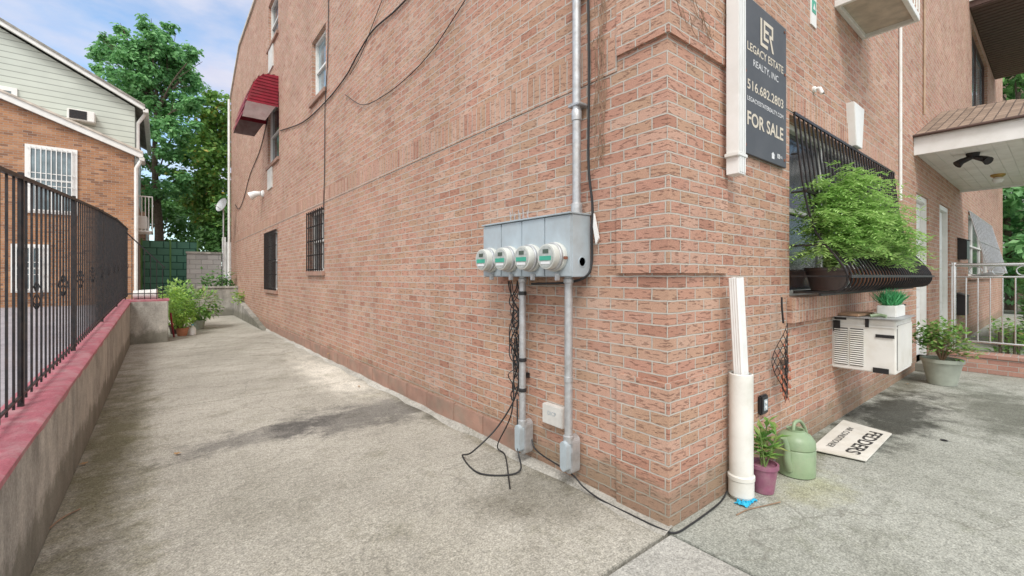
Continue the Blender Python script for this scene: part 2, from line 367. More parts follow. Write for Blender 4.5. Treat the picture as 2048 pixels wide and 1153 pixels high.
def cat(pts, k=6):
    pts = [Vector(p) for p in pts]; out = []
    P = [pts[0]*2-pts[1]] + pts + [pts[-1]*2-pts[-2]]
    for i in range(1, len(P)-2):
        for j in range(k):
            t = j/k; a, b, c, d = P[i-1], P[i], P[i+1], P[i+2]
            out.append(.5*((2*b)+(c-a)*t+(2*a-5*b+4*c-d)*t*t+(-a+3*b-3*c+d)*t**3))
    out.append(pts[-1]); return out
def text(s, m, parent, c, xd, ud, w, h, off=0.0, ext=.0012, name='lettering'):
    cu = bpy.data.curves.new('t', 'FONT'); cu.body = s; cu.offset = off; cu.extrude = 0; cu.resolution_u = 3
    o = bpy.data.objects.new('t', cu); C.objects.link(o); bpy.context.view_layer.update()
    me = bpy.data.meshes.new_from_object(o.evaluated_get(bpy.context.evaluated_depsgraph_get()))
    bpy.data.objects.remove(o)
    xs = [v.co.x for v in me.vertices]; ys = [v.co.y for v in me.vertices]
    x0, x1, y0, y1 = min(xs), max(xs), min(ys), max(ys)
    c = Vector(c); xd = Vector(xd); ud = Vector(ud); nn = xd.cross(ud)
    mb = MB()
    mb.add([c + xd*((v.co.x-x0)/(x1-x0)-.5)*w + ud*((v.co.y-y0)/(y1-y0)-.5)*h + nn*ext for v in me.vertices], [tuple(p.vertices) for p in me.polygons])
    return mb.build(name, m, parent, recalc=False)
def wallgrid(mb, ax, plane, u0, u1, z0, z1, holes, depth):
    def pt(u, z, d=0): return (plane+d, u, z) if ax == 'x' else (u, plane+d, z)
    us = sorted({u0, u1, *[h[0] for h in holes], *[h[1] for h in holes]})
    zs = sorted({z0, z1, *[h[2] for h in holes], *[h[3] for h in holes]})
    for i in range(len(us)-1):
        for j in range(len(zs)-1):
            cu, cz = (us[i]+us[i+1])/2, (zs[j]+zs[j+1])/2
            if any(h[0] < cu < h[1] and h[2] < cz < h[3] for h in holes): continue
            mb.poly([pt(us[i], zs[j]), pt(us[i+1], zs[j]), pt(us[i+1], zs[j+1]), pt(us[i], zs[j+1])])
    for a, b, c, d in holes:
        for (p, q) in (((a, c), (b, c)), ((b, c), (b, d)), ((b, d), (a, d)), ((a, d), (a, c))):
            mb.poly([pt(*p), pt(*q), pt(*q, depth), pt(*p, depth)])

# ------------------------------------------------------------ setting
struct(MB().box((-60, -40, -.5), (90, 120, -.12)).build('ground', 'earth'))
mb = MB(); ys = [-.035, 4.9, 9.8, 14.6, 18.5]
for i in range(4): mb.box((-2.88, ys[i]+.007, -.1), (.0, ys[i+1]-.007, 0))
mb.box((-2.88, 18.5, -.1), (.0, 26, -.02))
struct(mb.build('driveway', 'drive', bevel=.004))
mb = MB()
mb.box((-3.1, -3.2, -.1), (-.05, -.05, -.002))
mb.box((-3.1, -7, -.1), (-.05, -3.215, -.002))
struct(mb.build('apron', 'pave2', bevel=.004))
mb = MB(); xs = [-.037, 6.8, 14, 24]
for i in range(3):
    mb.box((xs[i], -3.2, -.1), (xs[i+1]-.014, .02, 0)); mb.box((xs[i], -7, -.1), (xs[i+1]-.014, -3.215, 0))
struct(mb.build('pavement', 'pave', bevel=.004))
struct(MB().box((-3.1, -7, -.11), (24, 26, -.1)).build('joint_base', 'darkin'))
struct(MB().box((-30, -4, -.1), (-3.12, 60, .5)).build('yard', 'yard'))

# ------------------------------------------------------------ brick building
B = thing('brick_building', 'three storey salmon brick corner building with barred windows and meters on its alley side', 'building', (6, 8, 0))
W1 = (11.2, 12.75, 1.13, 2.72); W2 = (7.05, 8.1, 1.6, 2.78)
U1 = (11.0, 12.5, 4.55, 6.2); U2 = (6.95, 7.9, 4.95, 6.15); U3 = (11.1, 12.4, 7.8, 9.02)
mb = MB(); wallgrid(mb, 'x', 0, 0, 20.7, 0, 9.1, [W1, W2, U1, U2, U3], .16)
mb.poly([(0, 0, 9.1), (0, 0, 10.2), (0, 18, 10.2), (0, 20.7, 9.1)])
mb.build('side_wall', 'brick', B)
MW = (1.87, 5.44, 1.32, 2.9); D1 = (7.1, 8.15, .12, 2.85); D2 = (9.2, 10.4, .12, 2.9); RW = (13.2, 18.5, 1.5, 3.1); RU = (13.9, 17.6, 5.6, 8.0)
mb = MB(); wallgrid(mb, 'y', 0, 0, 22.9, 0, 10.2, [MW, D1, D2, RW, RU], .16)
mb.build('front_wall', 'brick', B)
MB().box((.2, 20.69, 0), (22.9, 20.7, 9.1)).box((22.88, .2, 0), (22.9, 20.6, 10.1)).build('rear_wall', 'brick', B)
MB().box((.1, .1, 10.0), (22.8, 18, 10.05)).build('roof', 'stone', B)
mb = MB().box((-.05, -.05, 10.2), (.3, 18, 10.3)).box((.3, -.05, 10.2), (22.9, .3, 10.3))
mb.prism([(-.05, 18, 10.2), (-.05, 18, 10.3), (-.05, 20.75, 9.18), (-.05, 20.75, 9.08)], (.35, 0, 0))
mb.build('coping', 'stone', B)
for z0, z1 in ((0, .86), (1.52, 2.23), (2.95, 3.68), (4.4, 5.13)):
    q1 = .36; q2 = .71; pr = .022
    MB().box((-pr, -pr, z0), (.01, q1, z1)).box((.0101, -pr, z0), (q2, .01, z1)).build('quoin', 'brick', B)
MB().box((-.006, .37, 2.86), (.01, 19.5, 3.1)).build('soldier_course', 'soldier', B)
MB().box((1.6, -.006, 2.93), (5.7, .01, 3.17)).build('soldier_course', 'soldier', B)
mb = MB(); y = 1.35
while y < 17.5:
    L = random.uniform(.5, .62); mb.box((-.028, y+.004, -.02), (.01, y+L-.004, .2)); y += L
mb.build('base_course', 'base', B, bevel=.006)
pts = []; n = 60
for i in range(n):
    pts.append((.06+.03*math.sin(i*1.7)+random.uniform(-.015, .02), .025+random.uniform(-.01, .015)))
vs = []
for i in range(n):
    y0 = -.04+i*17/n; vs += [(-.03-pts[i][0], y0, .001), (-.03, y0, pts[i][1]), (.0, y0, pts[i][1])]
fs = []
for i in range(n-1):
    k = i*3; fs += [(k, k+3, k+4, k+1), (k+1, k+4, k+5, k+2)]
mb = MB(); mb.add(vs, fs); mb.build('mortar_fillet', 'fillet', B, smooth=True)
def window(ax, plane, h, fm='white', gm='glass', rec=.1, mull=(1, 1), sill=True, grille=None, fw=.05):
    u0, u1, z0, z1 = h
    def bx(mb, a0, a1, c0, c1, d0, d1):
        if ax == 'x': mb.box((plane+d0, a0, c0), (plane+d1, a1, c1))
        else: mb.box((a0, plane+d0, c0), (a1, plane+d1, c1))
    mb = MB()
    bx(mb, u0, u1, z0, z0+fw, rec-.03, rec+.05); bx(mb, u0, u1, z1-fw, z1, rec-.03, rec+.05)
    bx(mb, u0, u0+fw, z0+fw, z1-fw, rec-.03, rec+.05); bx(mb, u1-fw, u1, z0+fw, z1-fw, rec-.03, rec+.05)
    for i in range(1, mull[0]+1): 
        uu = lerp(u0, u1, i/(mull[0]+1)); bx(mb, uu-.02, uu+.02, z0+fw, z1-fw, rec-.01, rec+.04)
    for i in range(1, mull[1]+1):
        zz = lerp(z0, z1, i/(mull[1]+1)); bx(mb, u0+fw, u1-fw, zz-.022, zz+.022, rec-.02, rec+.035)
    w = mb.build('window', fm, B, bevel=.004)
    m2 = MB(); bx(m2, u0+.01, u1-.01, z0+.01, z1-.01, rec+.02, rec+.03); m2.build('pane', gm, w)
    if sill:
        m3 = MB(); bx(m3, u0-.06, u1+.06, z0-.09, z0-.003, -.05, rec-.03); m3.build('sill', 'base', w, bevel=.006)
    if grille:
        m4 = MB(); k = int((u1-u0)/.12)
        for i in range(k+1):
            uu = lerp(u0, u1, i/k); bx(m4, uu-.009, uu+.009, z0, z1, -.055, -.037)
        for i in range(5):
            zz = lerp(z0+.03, z1-.03, i/4); bx(m4, u0-.02, u1+.02, zz-.012, zz+.012, -.037, -.025)
        m4.build('grille', 'iron', w)
    return w
window('x', 0, W1, grille=True, gm='glass'); window('x', 0, W2, grille=True)
window('x', 0, U1, mull=(0, 1)); window('x', 0, U2, gm='glass_l', mull=(0, 1)); window('x', 0, U3, gm='glass', mull=(0, 1))
window('y', 0, MW, mull=(2, 1), rec=.12, gm='glass', sill=False)
window('y', 0, RU, fm='brownm', mull=(1, 0), gm='glass_l'); window('y', 0, RW, mull=(2, 1))
MB().box((1.8, -.05, 1.10), (5.5, .09, 1.316)).build('brick_sill', 'soldier', B, bevel=.004)
MB().prism([(3.53, -.075, 2.92), (3.75, -.075, 2.92), (3.83, -.075, 3.38), (3.45, -.075, 3.38)], (0, .08, 0)).build('keystone', 'white', B, bevel=.005)
for d in (D1, D2):
    f = MB().box((d[0], .03, d[2]), (d[0]+.09, .16, d[3])).box((d[1]-.09, .03, d[2]), (d[1], .16, d[3])).box((d[0]+.09, .03, d[3]-.09), (d[1]-.09, .16, d[3])).build('door_frame', 'white', B, bevel=.004)
    mbd = MB().box((d[0]+.09, .1, d[2]+.02), (d[1]-.09, .14, d[3]-.09))
    for zz in (.35, 1.25, 2.0):
        mbd.box((d[0]+.2, .09, d[2]+zz-.1), (d[1]-.2, .1, d[2]+zz+.5))
    dd = mbd.build('door', 'whitec', B, bevel=.005)
    MB().lathe([(.02, 0), (.03, .03), (.03, .05), (.0, .06)], (d[0]+.2, .085, 1.15), 'y').build('handle', 'copper', dd, smooth=True)
    MB().box((d[0]-.1, -.25, 0), (d[1]+.1, .16, .12)).build('doorstep', 'conc', B, bevel=.008)
# canopy
x0, x1, yo = 6.9, 11.85, -1.9
cn = MB().box((x0, yo, 3.40), (x0+.04, .0, 3.68)).box((x1-.04, yo, 3.40), (x1, .0, 3.68)).box((x0+.04, yo, 3.40), (x1-.04, yo+.04, 3.68)).build('canopy', 'whitec', B, bevel=.004)
mb = MB(); y = yo+.04
while y < -.02:
    mb.box((x0+.04, y+.0006, 3.44), (x1-.04, min(y+.1494, 0), 3.46)); y += .15
mb.build('soffit', 'white', cn, bevel=.005)
rx = (x0+x1)/2; e = .06
A_, B_, C_, D_ = (x0-e, .0, 3.69), (x0-e, yo-e, 3.69), (x1+e, yo-e, 3.69), (x1+e, .0, 3.69); E_, F_ = (rx, .0, 4.66), (rx, -.9, 4.62)
mb = MB(); mb.add([A_, B_, C_, D_, E_, F_], [(0, 1, 5, 4), (1, 2, 5), (2, 3, 4, 5), (0, 3, 2, 1)]); mb.build('canopy_roof', 'shingle', cn)
MB().tube([A_, B_, C_, D_], .022, 6).build('drip_edge', 'brownm', cn)
# upper balcony
bal = MB().box((13.4, -2.6, 8.2), (19.8, 0, 8.34)).build('balcony', 'brownm', B)
mb = MB(); x = 13.42
while x < 19.7: mb.box((x, -2.58, 8.17), (x+.16, -.02, 8.2)); x += .2
mb.build('balcony_underside', 'brownm', bal)
MB().box((13.35, -2.65, 8.34), (19.85, 0, 8.5)).build('balcony_edge', 'white', bal)
mb = MB(); x = 13.4
y = -2.6
while y < 0: mb.box((13.4, y, 8.5), (13.43, y+.03, 9.5)); y += .13
while x < 19.8: mb.box((x, -2.6, 8.5), (x+.03, -2.57, 9.5)); x += .13
mb.box((13.38, -2.62, 9.5), (19.8, -2.56, 9.55)).box((13.38, -2.56, 9.5), (13.44, 0, 9.55)).build('balcony_railing', 'white', bal)
p = onx(541, 358); MB().box((-.03, p.y-.3, p.z-.28), (.01, p.y+.3, p.z+.28)).build('wall_vent', 'vent', B, bevel=.004)
p = onx(543, 118); MB().box((-.03, p.y-.3, p.z-.3), (.01, p.y+.3, p.z+.3)).build('wall_vent', 'vent', B, bevel=.004)
MB().tube([(-.08, 20.62, 9.0), (-.08, 20.62, .6)], .05, 8).build('downspout', 'white', B, smooth=True)

# ---- corner downspout
dx = .70
T = thing('downspout', 'white square corner downspout running down beside the sign board', 'downspout', (dx, -.07, 2.4))
mb = MB().box((dx-.05, -.125, 2.19), (dx+.05, -.04, 6.5))
for k in range(3): mb.box((dx-.04+k*.032, -.129, 2.2), (dx-.02+k*.032, -.125, 6.5))
mb.build('pipe', 'whitec', T, bevel=.004)
MB().box((dx-.072, -.133, 2.305), (dx+.065, -.036, 2.33)).build('bracket', 'white', T, bevel=.004)
px_ = .705
T = thing('drain_pipe', 'off-white plastic drain pipe standing on the ground at the corner beside the purple pot', 'pipe', (px_, -.115, 0))
MB().lathe([(.066, .02), (.074, .02), (.074, .84), (.066, .845), (.066, .7)], (px_, -.115, 0)).build('pipe', 'cream', T, smooth=True)
MB().lathe([(.07, .02), (.079, .03), (.079, .13), (.084, .135), (.084, .16), (.079, .165), (.07, .17)], (px_, -.115, 0)).build('coupling', 'cream', T, smooth=True)
MB().lathe([(.065, -.0), (.072, .0), (.072, .02), (.065, .025)], (px_, -.115, 0.0)).build('base_seal', 'conc', T, smooth=True)
mb = MB()
a = Vector((px_+.012, -.115, .7)); b = Vector((px_-.055, -.105, 1.49)); t = (b-a).normalized(); s1 = Vector((1, 0, 0)); s1 = (s1-t*s1.dot(t)).normalized(); s2 = t.cross(s1)
prof = []
for i in range(32):
    aa = 2*math.pi*i/32; c_, s_ = math.cos(aa), math.sin(aa); k = 1/max(abs(c_), abs(s_))
    rr = .043*min(k, 1.25)+(.0025 if i % 2 else 0); prof.append((rr*c_*1.05, rr*s_*.8))
vs = [a+s1*u+s2*w for u, w in prof]+[b+s1*u+s2*w for u, w in prof]+[b+s1*u*.93+s2*w*.93 for u, w in prof]+[b-t*.2+s1*u*.93+s2*w*.93 for u, w in prof]
fs = [(r*32+i, r*32+(i+1)%32, (r+1)*32+(i+1)%32, (r+1)*32+i) for r in range(3) for i in range(32)]
mb.add(vs, fs); mb.build('downspout_end', 'whitec', T)

# ---- meter cabinet
T = thing('meter_cabinet', 'grey electric meter cabinet with four round meters on the brick wall', 'meter box', (-.1, 1.1, 1.49))
y0, y1 = .60, 1.63; zb, zt = 1.495, 1.925; xd = -.2
MB().box((xd+.012, y0, zb), (-.002, y1, zt)).build('cabinet_body', 'greycab', T, bevel=.004)
w = (y1-y0)/4
for i in range(4):
    MB().box((xd-.004, y0+i*w+.004, zb+.005), (xd+.014, y0+(i+1)*w-.004, zt-.004)).build('cover_plate', 'greycab', T, bevel=.003)
MB().box((xd-.02, y0-.006, zt), (0, y1+.006, zt+.012)).build('rain_lip', 'greycab', T, bevel=.003)
MB().lathe([(.035, 0), (.035, .004), (.0305, .004), (.0305, .0)], (-.09, y0, 1.6), 'y').build('knockout', 'greycab', T, smooth=True)
for i in range(4):
    yc = y0+(i+.5)*w; zc_ = 1.635
    me_ = MB().lathe([(.100, 0), (.103, .012), (.103, .03), (.095, .036), (.088, .04), (.088, .10), (.085, .108), (.0, .109)], (xd-.003, yc, zc_), '-x', 36).build('meter', 'meter', T, smooth=True)
    MB().lathe([(.096, .035), (.1, .045), (.1, .055), (.094, .06), (.088, .06)], (xd-.003, yc, zc_), '-x', 36).build('ring', 'galv', me_, smooth=True)
    MB().lathe([(.074, .1105), (.074, .113), (.0, .113)], (xd-.003, yc, zc_), '-x', 36).build('face', 'mface', me_, smooth=True)
    X = xd-.119
    MB().box((X, yc-.056, zc_-.026), (X+.002, yc+.058, zc_+.004)).build('sticker', 'green_l', me_)
    MB().box((X, yc-.03, zc_+.022), (X+.002, yc+.025, zc_+.05)).build('display', 'lcd', me_)
    MB().box((X, yc-.045, zc_-.052), (X+.002, yc+.045, zc_-.035)).build('nameplate', 'white_t', me_)
    MB().box((xd-.045, yc-.112, zc_-.02), (xd-.01, yc-.10, zc_+.0)).build('seal_clasp', 'rust', me_, bevel=.003)
    MB().box((xd-.04, yc-.03, 1.47), (xd-.006, yc-.01, 1.52)).build('latch', 'galv', me_, bevel=.003)
def lb(mb, x, y, z0, z1, r=.042):
    pts = []
    for i in range(20):
        aa = 2*math.pi*i/20; pts.append((r*math.cos(aa), (r*math.sin(aa)) + ((z1-z0)/2-r)*(1 if math.sin(aa) >= 0 else -1)))
    zc = (z0+z1)/2
    mb.prism([(x-.045, y+u, zc+v) for u, v in pts], (.09, 0, 0)); return mb
def conduit(px, pyb, r, label, name='electrical_conduit'):
    c = onx(px, 700, -.11); zb_ = max(.03, onx(px, pyb, -.11).z); y = c.y
    T = thing(name, label, 'conduit', (-.11, y, zb_))
    MB().tube([(-.11, y, zb_+.25), (-.11, y, 1.494)], r, 14).build('pipe', 'galv', T, smooth=True)
    MB().lathe([(r, 0), (r+.009, .004), (r+.009, .05), (r, .055)], (-.11, y, zb_+.22)).build('collar', 'galv', T, smooth=True)
    MB().lathe([(r, 0), (r+.007, .004), (r+.007, .03), (r, .035)], (-.11, y, 1.45)).build('collar', 'galv', T, smooth=True)
    f = lb(MB(), -.075, y, zb_, zb_+.27).build('elbow_box', 'galv', T, bevel=.006)
    g = lb(MB(), -.123, y, zb_+.03, zb_+.24, .032)
    g.build('cover', 'greycab', f, bevel=.003)
    return T, y
T1, yl = conduit(1045, 908, .027, 'left grey conduit under the meter cabinet, wrapped with black wires')
T2, yr = conduit(1137, 948, .029, 'right grey conduit under the meter cabinet ending in an elbow box near the ground')
MB().lathe([(.028, 0), (.032, .004), (.032, .04), (.028, .044)], (-.11, yr, .75)).build('coupling', 'galv', T2, smooth=True)
for z in (1.35, .82, .58): MB().lathe([(.029, 0), (.034, .003), (.034, .025), (.029, .03)], (-.11, yl, z)).build('tape', 'tape', T1, smooth=True)
yy = onx(1155, 300, -.05).y
T = thing('service_riser', 'tall silver riser pipe going up the brick wall from the meter cabinet', 'conduit', (-.07, yy, 1.93))
MB().tube([(-.06, yy, 1.93), (-.06, yy, 9.6)], .03, 14).build('pipe', 'galv', T, smooth=True)
MB().lathe([(.031, 0), (.040, .004), (.040, .07), (.031, .08)], (-.06, yy, 1.94)).build('collar', 'galv', T, smooth=True)
MB().lathe([(.031, 0), (.036, .004), (.036, .07), (.031, .08)], (-.06, yy, 2.6)).build('collar', 'galv', T, smooth=True)
for z in (2.7, 3.5, 4.3): MB().box((-.095, yy-.055, z), (.0, yy+.055, z+.02)).build('strap', 'galv', T, bevel=.004)
MB().tube(cat([(-.02, yy-.075, 5.8), (-.025, yy-.07, 4.2), (-.02, yy-.08, 3.0), (-.03, yy-.085, 2.3), (-.03, yy-.12, 2.0), (-.03, y0-.035, 1.8), (-.03, y0-.035, 1.6), (-.08, y0-.03, 1.5), (-.08, .75, 1.455), (-.07, 1.15, 1.44)]), .009, 8).build('black_cable', 'black', T, smooth=True)
mb = MB()
for k in range(16):
    y = yy-.12-random.uniform(0, .1); z = random.uniform(2.1, 3.4); pts = []
    for i in range(7): pts.append((-.012-random.uniform(0, .02), y+random.uniform(-.035, .035), z+i*random.uniform(.06, .13)))
    mb.tube(cat(pts, 3), .0025, 4)
tag(mb.build('dead_vine', 'twig', org=(-.01, yy-.15, 2.1)), 'thin dried vine stems clinging to the brick beside the riser pipe', 'vine')
mb = MB()
for k in range(12):
    x = random.uniform(.1, .55); z = random.uniform(2.95, 3.3); s = random.choice((-1, 1)); pts = [(x, -.03, z)]
    for i in range(5): x += s*random.uniform(.02, .06); z += random.uniform(-.07, .08); pts.append((x, -.03-random.uniform(0, .02), z))
    mb.tube(cat(pts, 3), .002, 4)
tag(mb.build('dead_vine', 'twig', org=(.3, -.04, 3)), 'sparse dried vine twigs on the front of the corner brickwork left of the downspout', 'vine')
mb = MB(); mb.prism([(-.03, .545, 1.93), (-.03, .575, 1.95), (-.03, .53, 1.72), (-.03, .505, 1.76)], (.012, 0, 0))
tag(mb.build('plastic_strip', 'whitec', org=(-.03, .55, 1.8)), 'torn white plastic strip hanging at the right of the meter cabinet', 'plastic')
mb = MB()
for k in range(5):
    y = 1.15+k*.055; mb.tube(cat([(-.1, y, 1.935), (-.09, y+.03, 2.02+random.uniform(-.02, .03)), (-.06, y+.07, 2.03), (-.04, y+.09, 1.97), (-.02, y+.1, 2.03)]), .0022, 5)
tag(mb.build('loose_wire', 'galv', org=(-.08, 1.25, 1.94)), 'thin loose wires curling above the meter cabinet', 'wire')
mb = MB()
for k in range(7):
    pts = []; yb = yl+.11+random.uniform(-.02, .04); z = 1.46; i = 0
    while z > .45:
        pts.append((-.05-random.uniform(0, .07), yb+.055*math.sin(i*1.3+k*1.1)+random.uniform(-.02, .02), z)); z -= random.uniform(.06, .12); i += 1
    mb.tube(cat(pts, 5), random.choice((.004, .005, .0065)), 6)
for k in range(5):
    zc_ = random.uniform(.8, 1.25); yc = yl+.12; ry_ = random.uniform(.03, .06); rz_ = random.uniform(.07, .16)
    mb.tube([(-.08-random.uniform(0, .01), yc+ry_*math.cos(a*.4), zc_+rz_*math.sin(a*.4)) for a in range(17)], .004, 6)
g = onz(925, 915); g2 = onz(960, 950)
mb.tube(cat([(-.09, yl+.1, 1.0), (-.1, yl+.07, .6), (-.22, yl+.16, .3), (-.42, yl+.25, .1), (g.x, g.y, .01), (g2.x, g2.y, .01), (-.25, yl-.12, .02), (-.16, yl+.0, .15), (-.1, yl+.08, .5)], 8), .0065, 8)
q = onz(1020, 980); q0 = onz(995, 905)
mb.tube(cat([(-.1, yl+.12, .8), (-.14, yl+.1, .4), (q0.x, q0.y, .06), (q0.x-.01, q0.y-.12, .012), (q.x, q.y, .008)], 8), .0055, 8)
tag(mb.build('wire_tangle', 'black', org=(-.08, yl+.1, .5), smooth=True), 'tangle of black wires looping from the left conduit to the driveway', 'wires')
tag(MB().box((-.075, yl+.06, 1.31), (-.045, yl+.10, 1.37)).build('cable_splitter', 'white', org=(-.06, yl+.08, 1.3), bevel=.003), 'small pale cable connector tied among the black wires', 'connector')
pts = [(-.04, yl-.02, .22), (-.06, yl-.12, .13), (-.09, yr+.0, .1), (-.085, yr-.12, .045), (-.075, .45, .012), (-.07, .2, .01), (-.062, .02, .01), (-.03, -.07, .01), (.12, -.08, .01), (.35, -.075, .01), (.52, -.07, .02), (.62, -.06, .05)]
tag(MB().tube(cat(pts, 8), .0058, 8).build('ground_cable', 'black', org=(-.1, 0, .01), smooth=True), 'black cable running along the wall base around the brick corner', 'cable')
T = thing('utility_box', 'small pale grey utility box low on the wall between the two conduits', 'box', (-.03, onx(1105, 830).y, .42))
a = onx(1085, 812, -.05); b = onx(1125, 853, -.05)
MB().box((-.055, b.y, .37), (-.001, a.y, .52)).build('housing', 'vent', T, bevel=.005)
text('DICP', 'greycab', T, (-.0555, (a.y+b.y)/2, .46), (0, -1, 0), (0, 0, 1), .09, .03, .01)
p = onx(1057, 750); tag(MB().box((-.035, p.y-.02, p.z-.02), (-.001, p.y+.02, p.z+.02)).build('junction_box', 'iron', org=(0, p.y, p.z), bevel=.003), 'tiny dark junction box on the brick right of the wrapped conduit', 'box')

# ---- sign board
T = thing('sign_board', 'dark charcoal vertical for sale sign board with cream lettering on the front wall', 'sign', (1.31, -.03, 2.4))
sx0, sx1, sz0, sz1 = .92, 1.715, 2.40, 3.56
MB().box((sx0, -.032, sz0), (sx1, -.014, sz1)).build('panel', 'sign', T, bevel=.003)
for a_, b_ in ((sx0+.05, sx0+.09), (sx1-.09, sx1-.05)): MB().box((a_, -.014, sz0+.05), (b_, .0, sz1-.05)).build('batten', 'wood', T)
X_, U_ = (1, 0, 0), (0, 0, 1); cx = (sx0+sx1)/2; sy = -.0325
text('LEGACY ESTATE', 'cream_t', T, (cx, sy, 3.195), X_, U_, .66, .062, .015)
text('REALTY, INC', 'white_t', T, (cx, sy, 3.09), X_, U_, .46, .058, 0)
text('516.682.2803', 'cream_t', T, (cx, sy, 2.915), X_, U_, .66, .075, .012)
text('LEGACYESTATEREALTY.COM', 'white_t', T, (cx, sy, 2.81), X_, U_, .66, .033, .008)
text('FOR SALE', 'cream_t', T, (cx, sy, 2.665), X_, U_, .66, .105, .02)
mb = MB(); lx, lz, lw, lh = cx-.11, 3.265, .24, .21
def rc(a, b, c, d): mb.poly([(lx+a*lw, sy-.002, lz+c*lh), (lx+b*lw, sy-.002, lz+c*lh), (lx+b*lw, sy-.002, lz+d*lh), (lx+a*lw, sy-.002, lz+d*lh)])
rc(0, .13, 0, 1); rc(.13, .56, 0, .13); rc(.24, .36, .27, 1); rc(.36, .86, .87, 1); rc(.36, .62, .57, .69); rc(.36, .62, .27, .39); rc(.86, .98, .5, 1); rc(.68, .86, .5, .61)
mb.poly([(lx+.68*lw, sy-.002, lz+.5*lh), (lx+.82*lw, sy-.002, lz+.5*lh), (lx+1.04*lw, sy-.002, lz), (lx+.9*lw, sy-.002, lz)])
mb.build('logo', 'cream_t', T, recalc=False)
mb = MB(); mb.poly([(1.42, sy-.001, 2.435), (1.47, sy-.001, 2.435), (1.47, sy-.001, 2.465), (1.42, sy-.001, 2.465)]); mb.poly([(1.41, sy-.001, 2.466), (1.48, sy-.001, 2.466), (1.445, sy-.001, 2.49)]); mb.build('house_symbol', 'white_t', T, recalc=False)
mb = MB(); mb.poly([(1.53, sy-.001, 2.455), (1.58, sy-.001, 2.455), (1.58, sy-.001, 2.49), (1.53, sy-.001, 2.49)]); mb.build('realtor_symbol', 'white_t', T, recalc=False)
text('R', 'black_t', T, (1.555, sy-.002, 2.472), X_, U_, .02, .026, .01); text('MLS', 'white_t', T, (1.61, sy, 2.472), X_, U_, .04, .02, .01)
for x, z in ((sx0+.04, sz0+.06), (sx1-.04, sz0+.06), (sx0+.04, 3.0), (sx1-.03, 3.17), (sx0+.04, sz1-.04), (sx1-.04, sz1-.04)):
    MB().lathe([(.012, 0), (.012, .004), (.0, .006)], (x, -.032, z), 'y', 12).build('screw', 'rust', T, smooth=True)
T = thing('alarm_notice', 'small green and white notice stuck high on the brick between sign and air conditioner', 'notice', (2.43, -.01, 3.98))
MB().box((2.36, -.012, 3.85), (2.5, -.001, 4.12)).build('plate', 'white', T); MB().box((2.38, -.015, 3.97), (2.48, -.012, 4.09)).build('emblem', 'green_l', T)
MB().prism([(2.40, -.0165, 4.0), (2.46, -.0165, 4.0), (2.43, -.0165, 4.06)], (0, .001, 0)).build('mark', 'white_t', T)
p = ony(1626, 180)
T = thing('wall_camera', 'tiny white camera mounted on brick right of the sign board', 'camera', (p.x, 0, p.z))
MB().lathe([(.028, 0), (.028, .02), (.015, .025), (.015, .05)], (p.x, 0, p.z), 'y', 14).build('mount', 'whitec', T, smooth=True)
MB().tube([(p.x, -.05, p.z), (p.x, -.075, p.z-.06)], .018, 10).build('body', 'whitec', T, smooth=True)
MB().lathe([(.012, 0), (.012, .004), (0, .004)], (p.x, -.085, p.z-.055), 'y', 12).build('lens', 'black', T)

# ---- bulging window grille
T = thing('window_grille', 'black iron grille with a bulging basket bottom over the wide front window', 'grille', (3.65, 0, 1.32))
def gp(x): 
    return cat([(x, -.03, 2.9), (x, -.06, 2.6), (x, -.11, 2.2), (x, -.19, 1.87), (x, -.33, 1.66), (x, -.41, 1.5), (x, -.36, 1.385), (x, -.22, 1.365), (x, -.03, 1.365)], 3)
mb = MB(); n = 32
for i in range(n+1):
    x = lerp(1.89, 5.42, i/n); mb.tube(gp(x), .009, 6)
mb.build('bars', 'iron', T, smooth=True)
def rail(y, z): MB().box((1.88, y-.012, z-.012), (5.43, y+.004, z+.012)).build('cross_rail', 'iron', T)
rail(-.03, 2.9); rail(-.12, 2.22); rail(-.425, 1.5); rail(-.03, 1.365); rail(-.22, 1.35)
for x in (1.885, 5.425):
    for z, y in ((1.5, -.41), (1.76, -.26), (2.22, -.11), (2.55, -.065)): MB().bar((x, -.01, z), (x, y, z), .014).build('side_brace', 'iron', T)
def pot(parent, c, r0, r1, h, m, rim=.012):
    MB().lathe([(r0*.9, 0), (r0, .005), (r1, h*.86), (r1+rim, h*.87), (r1+rim, h), (r1-.005, h), (r1-.01, h*.9)], c).build('pot', m, parent, smooth=True)
    MB().lathe([(r1-.012, h*.84), (r1-.012, h*.88), (0.001, h*.9)], c).build('soil', 'soil', parent)
def fronds(mb, sb, c, spread, n, hl, llen=.064, lw=.017, up=.5):
    for i in range(n):
        p0 = Vector(c) + Vector([random.gauss(0, .42)*s for s in spread])
        a = random.uniform(0, 2*math.pi); el = random.uniform(-.3, 1)*up+.2
        d = Vector((math.cos(a), math.sin(a), el)).normalized(); L = hl*random.uniform(.6, 1.3); prev = p0
        for j in range(1, 8):
            t = j/7; p = p0 + d*L*t + Vector((0, 0, -.5*L*t*t))
            dd = (p-prev).normalized(); sd = dd.cross(Vector((0, 0, 1)))
            if sd.length < .1: sd = Vector((1, 0, 0))
            sd.normalize(); l = llen*(1-.6*abs(t-.45))*random.uniform(.8, 1.2)
            for sg in (-1, 1):
                mb.leaf(p, (sd*sg+dd*.7+Vector((0, 0, random.uniform(-.4, .3)))), Vector((0, 0, 1)), l, lw)
            prev = p
        mb.leaf(prev, d, Vector((0, 0, 1)), llen, lw)
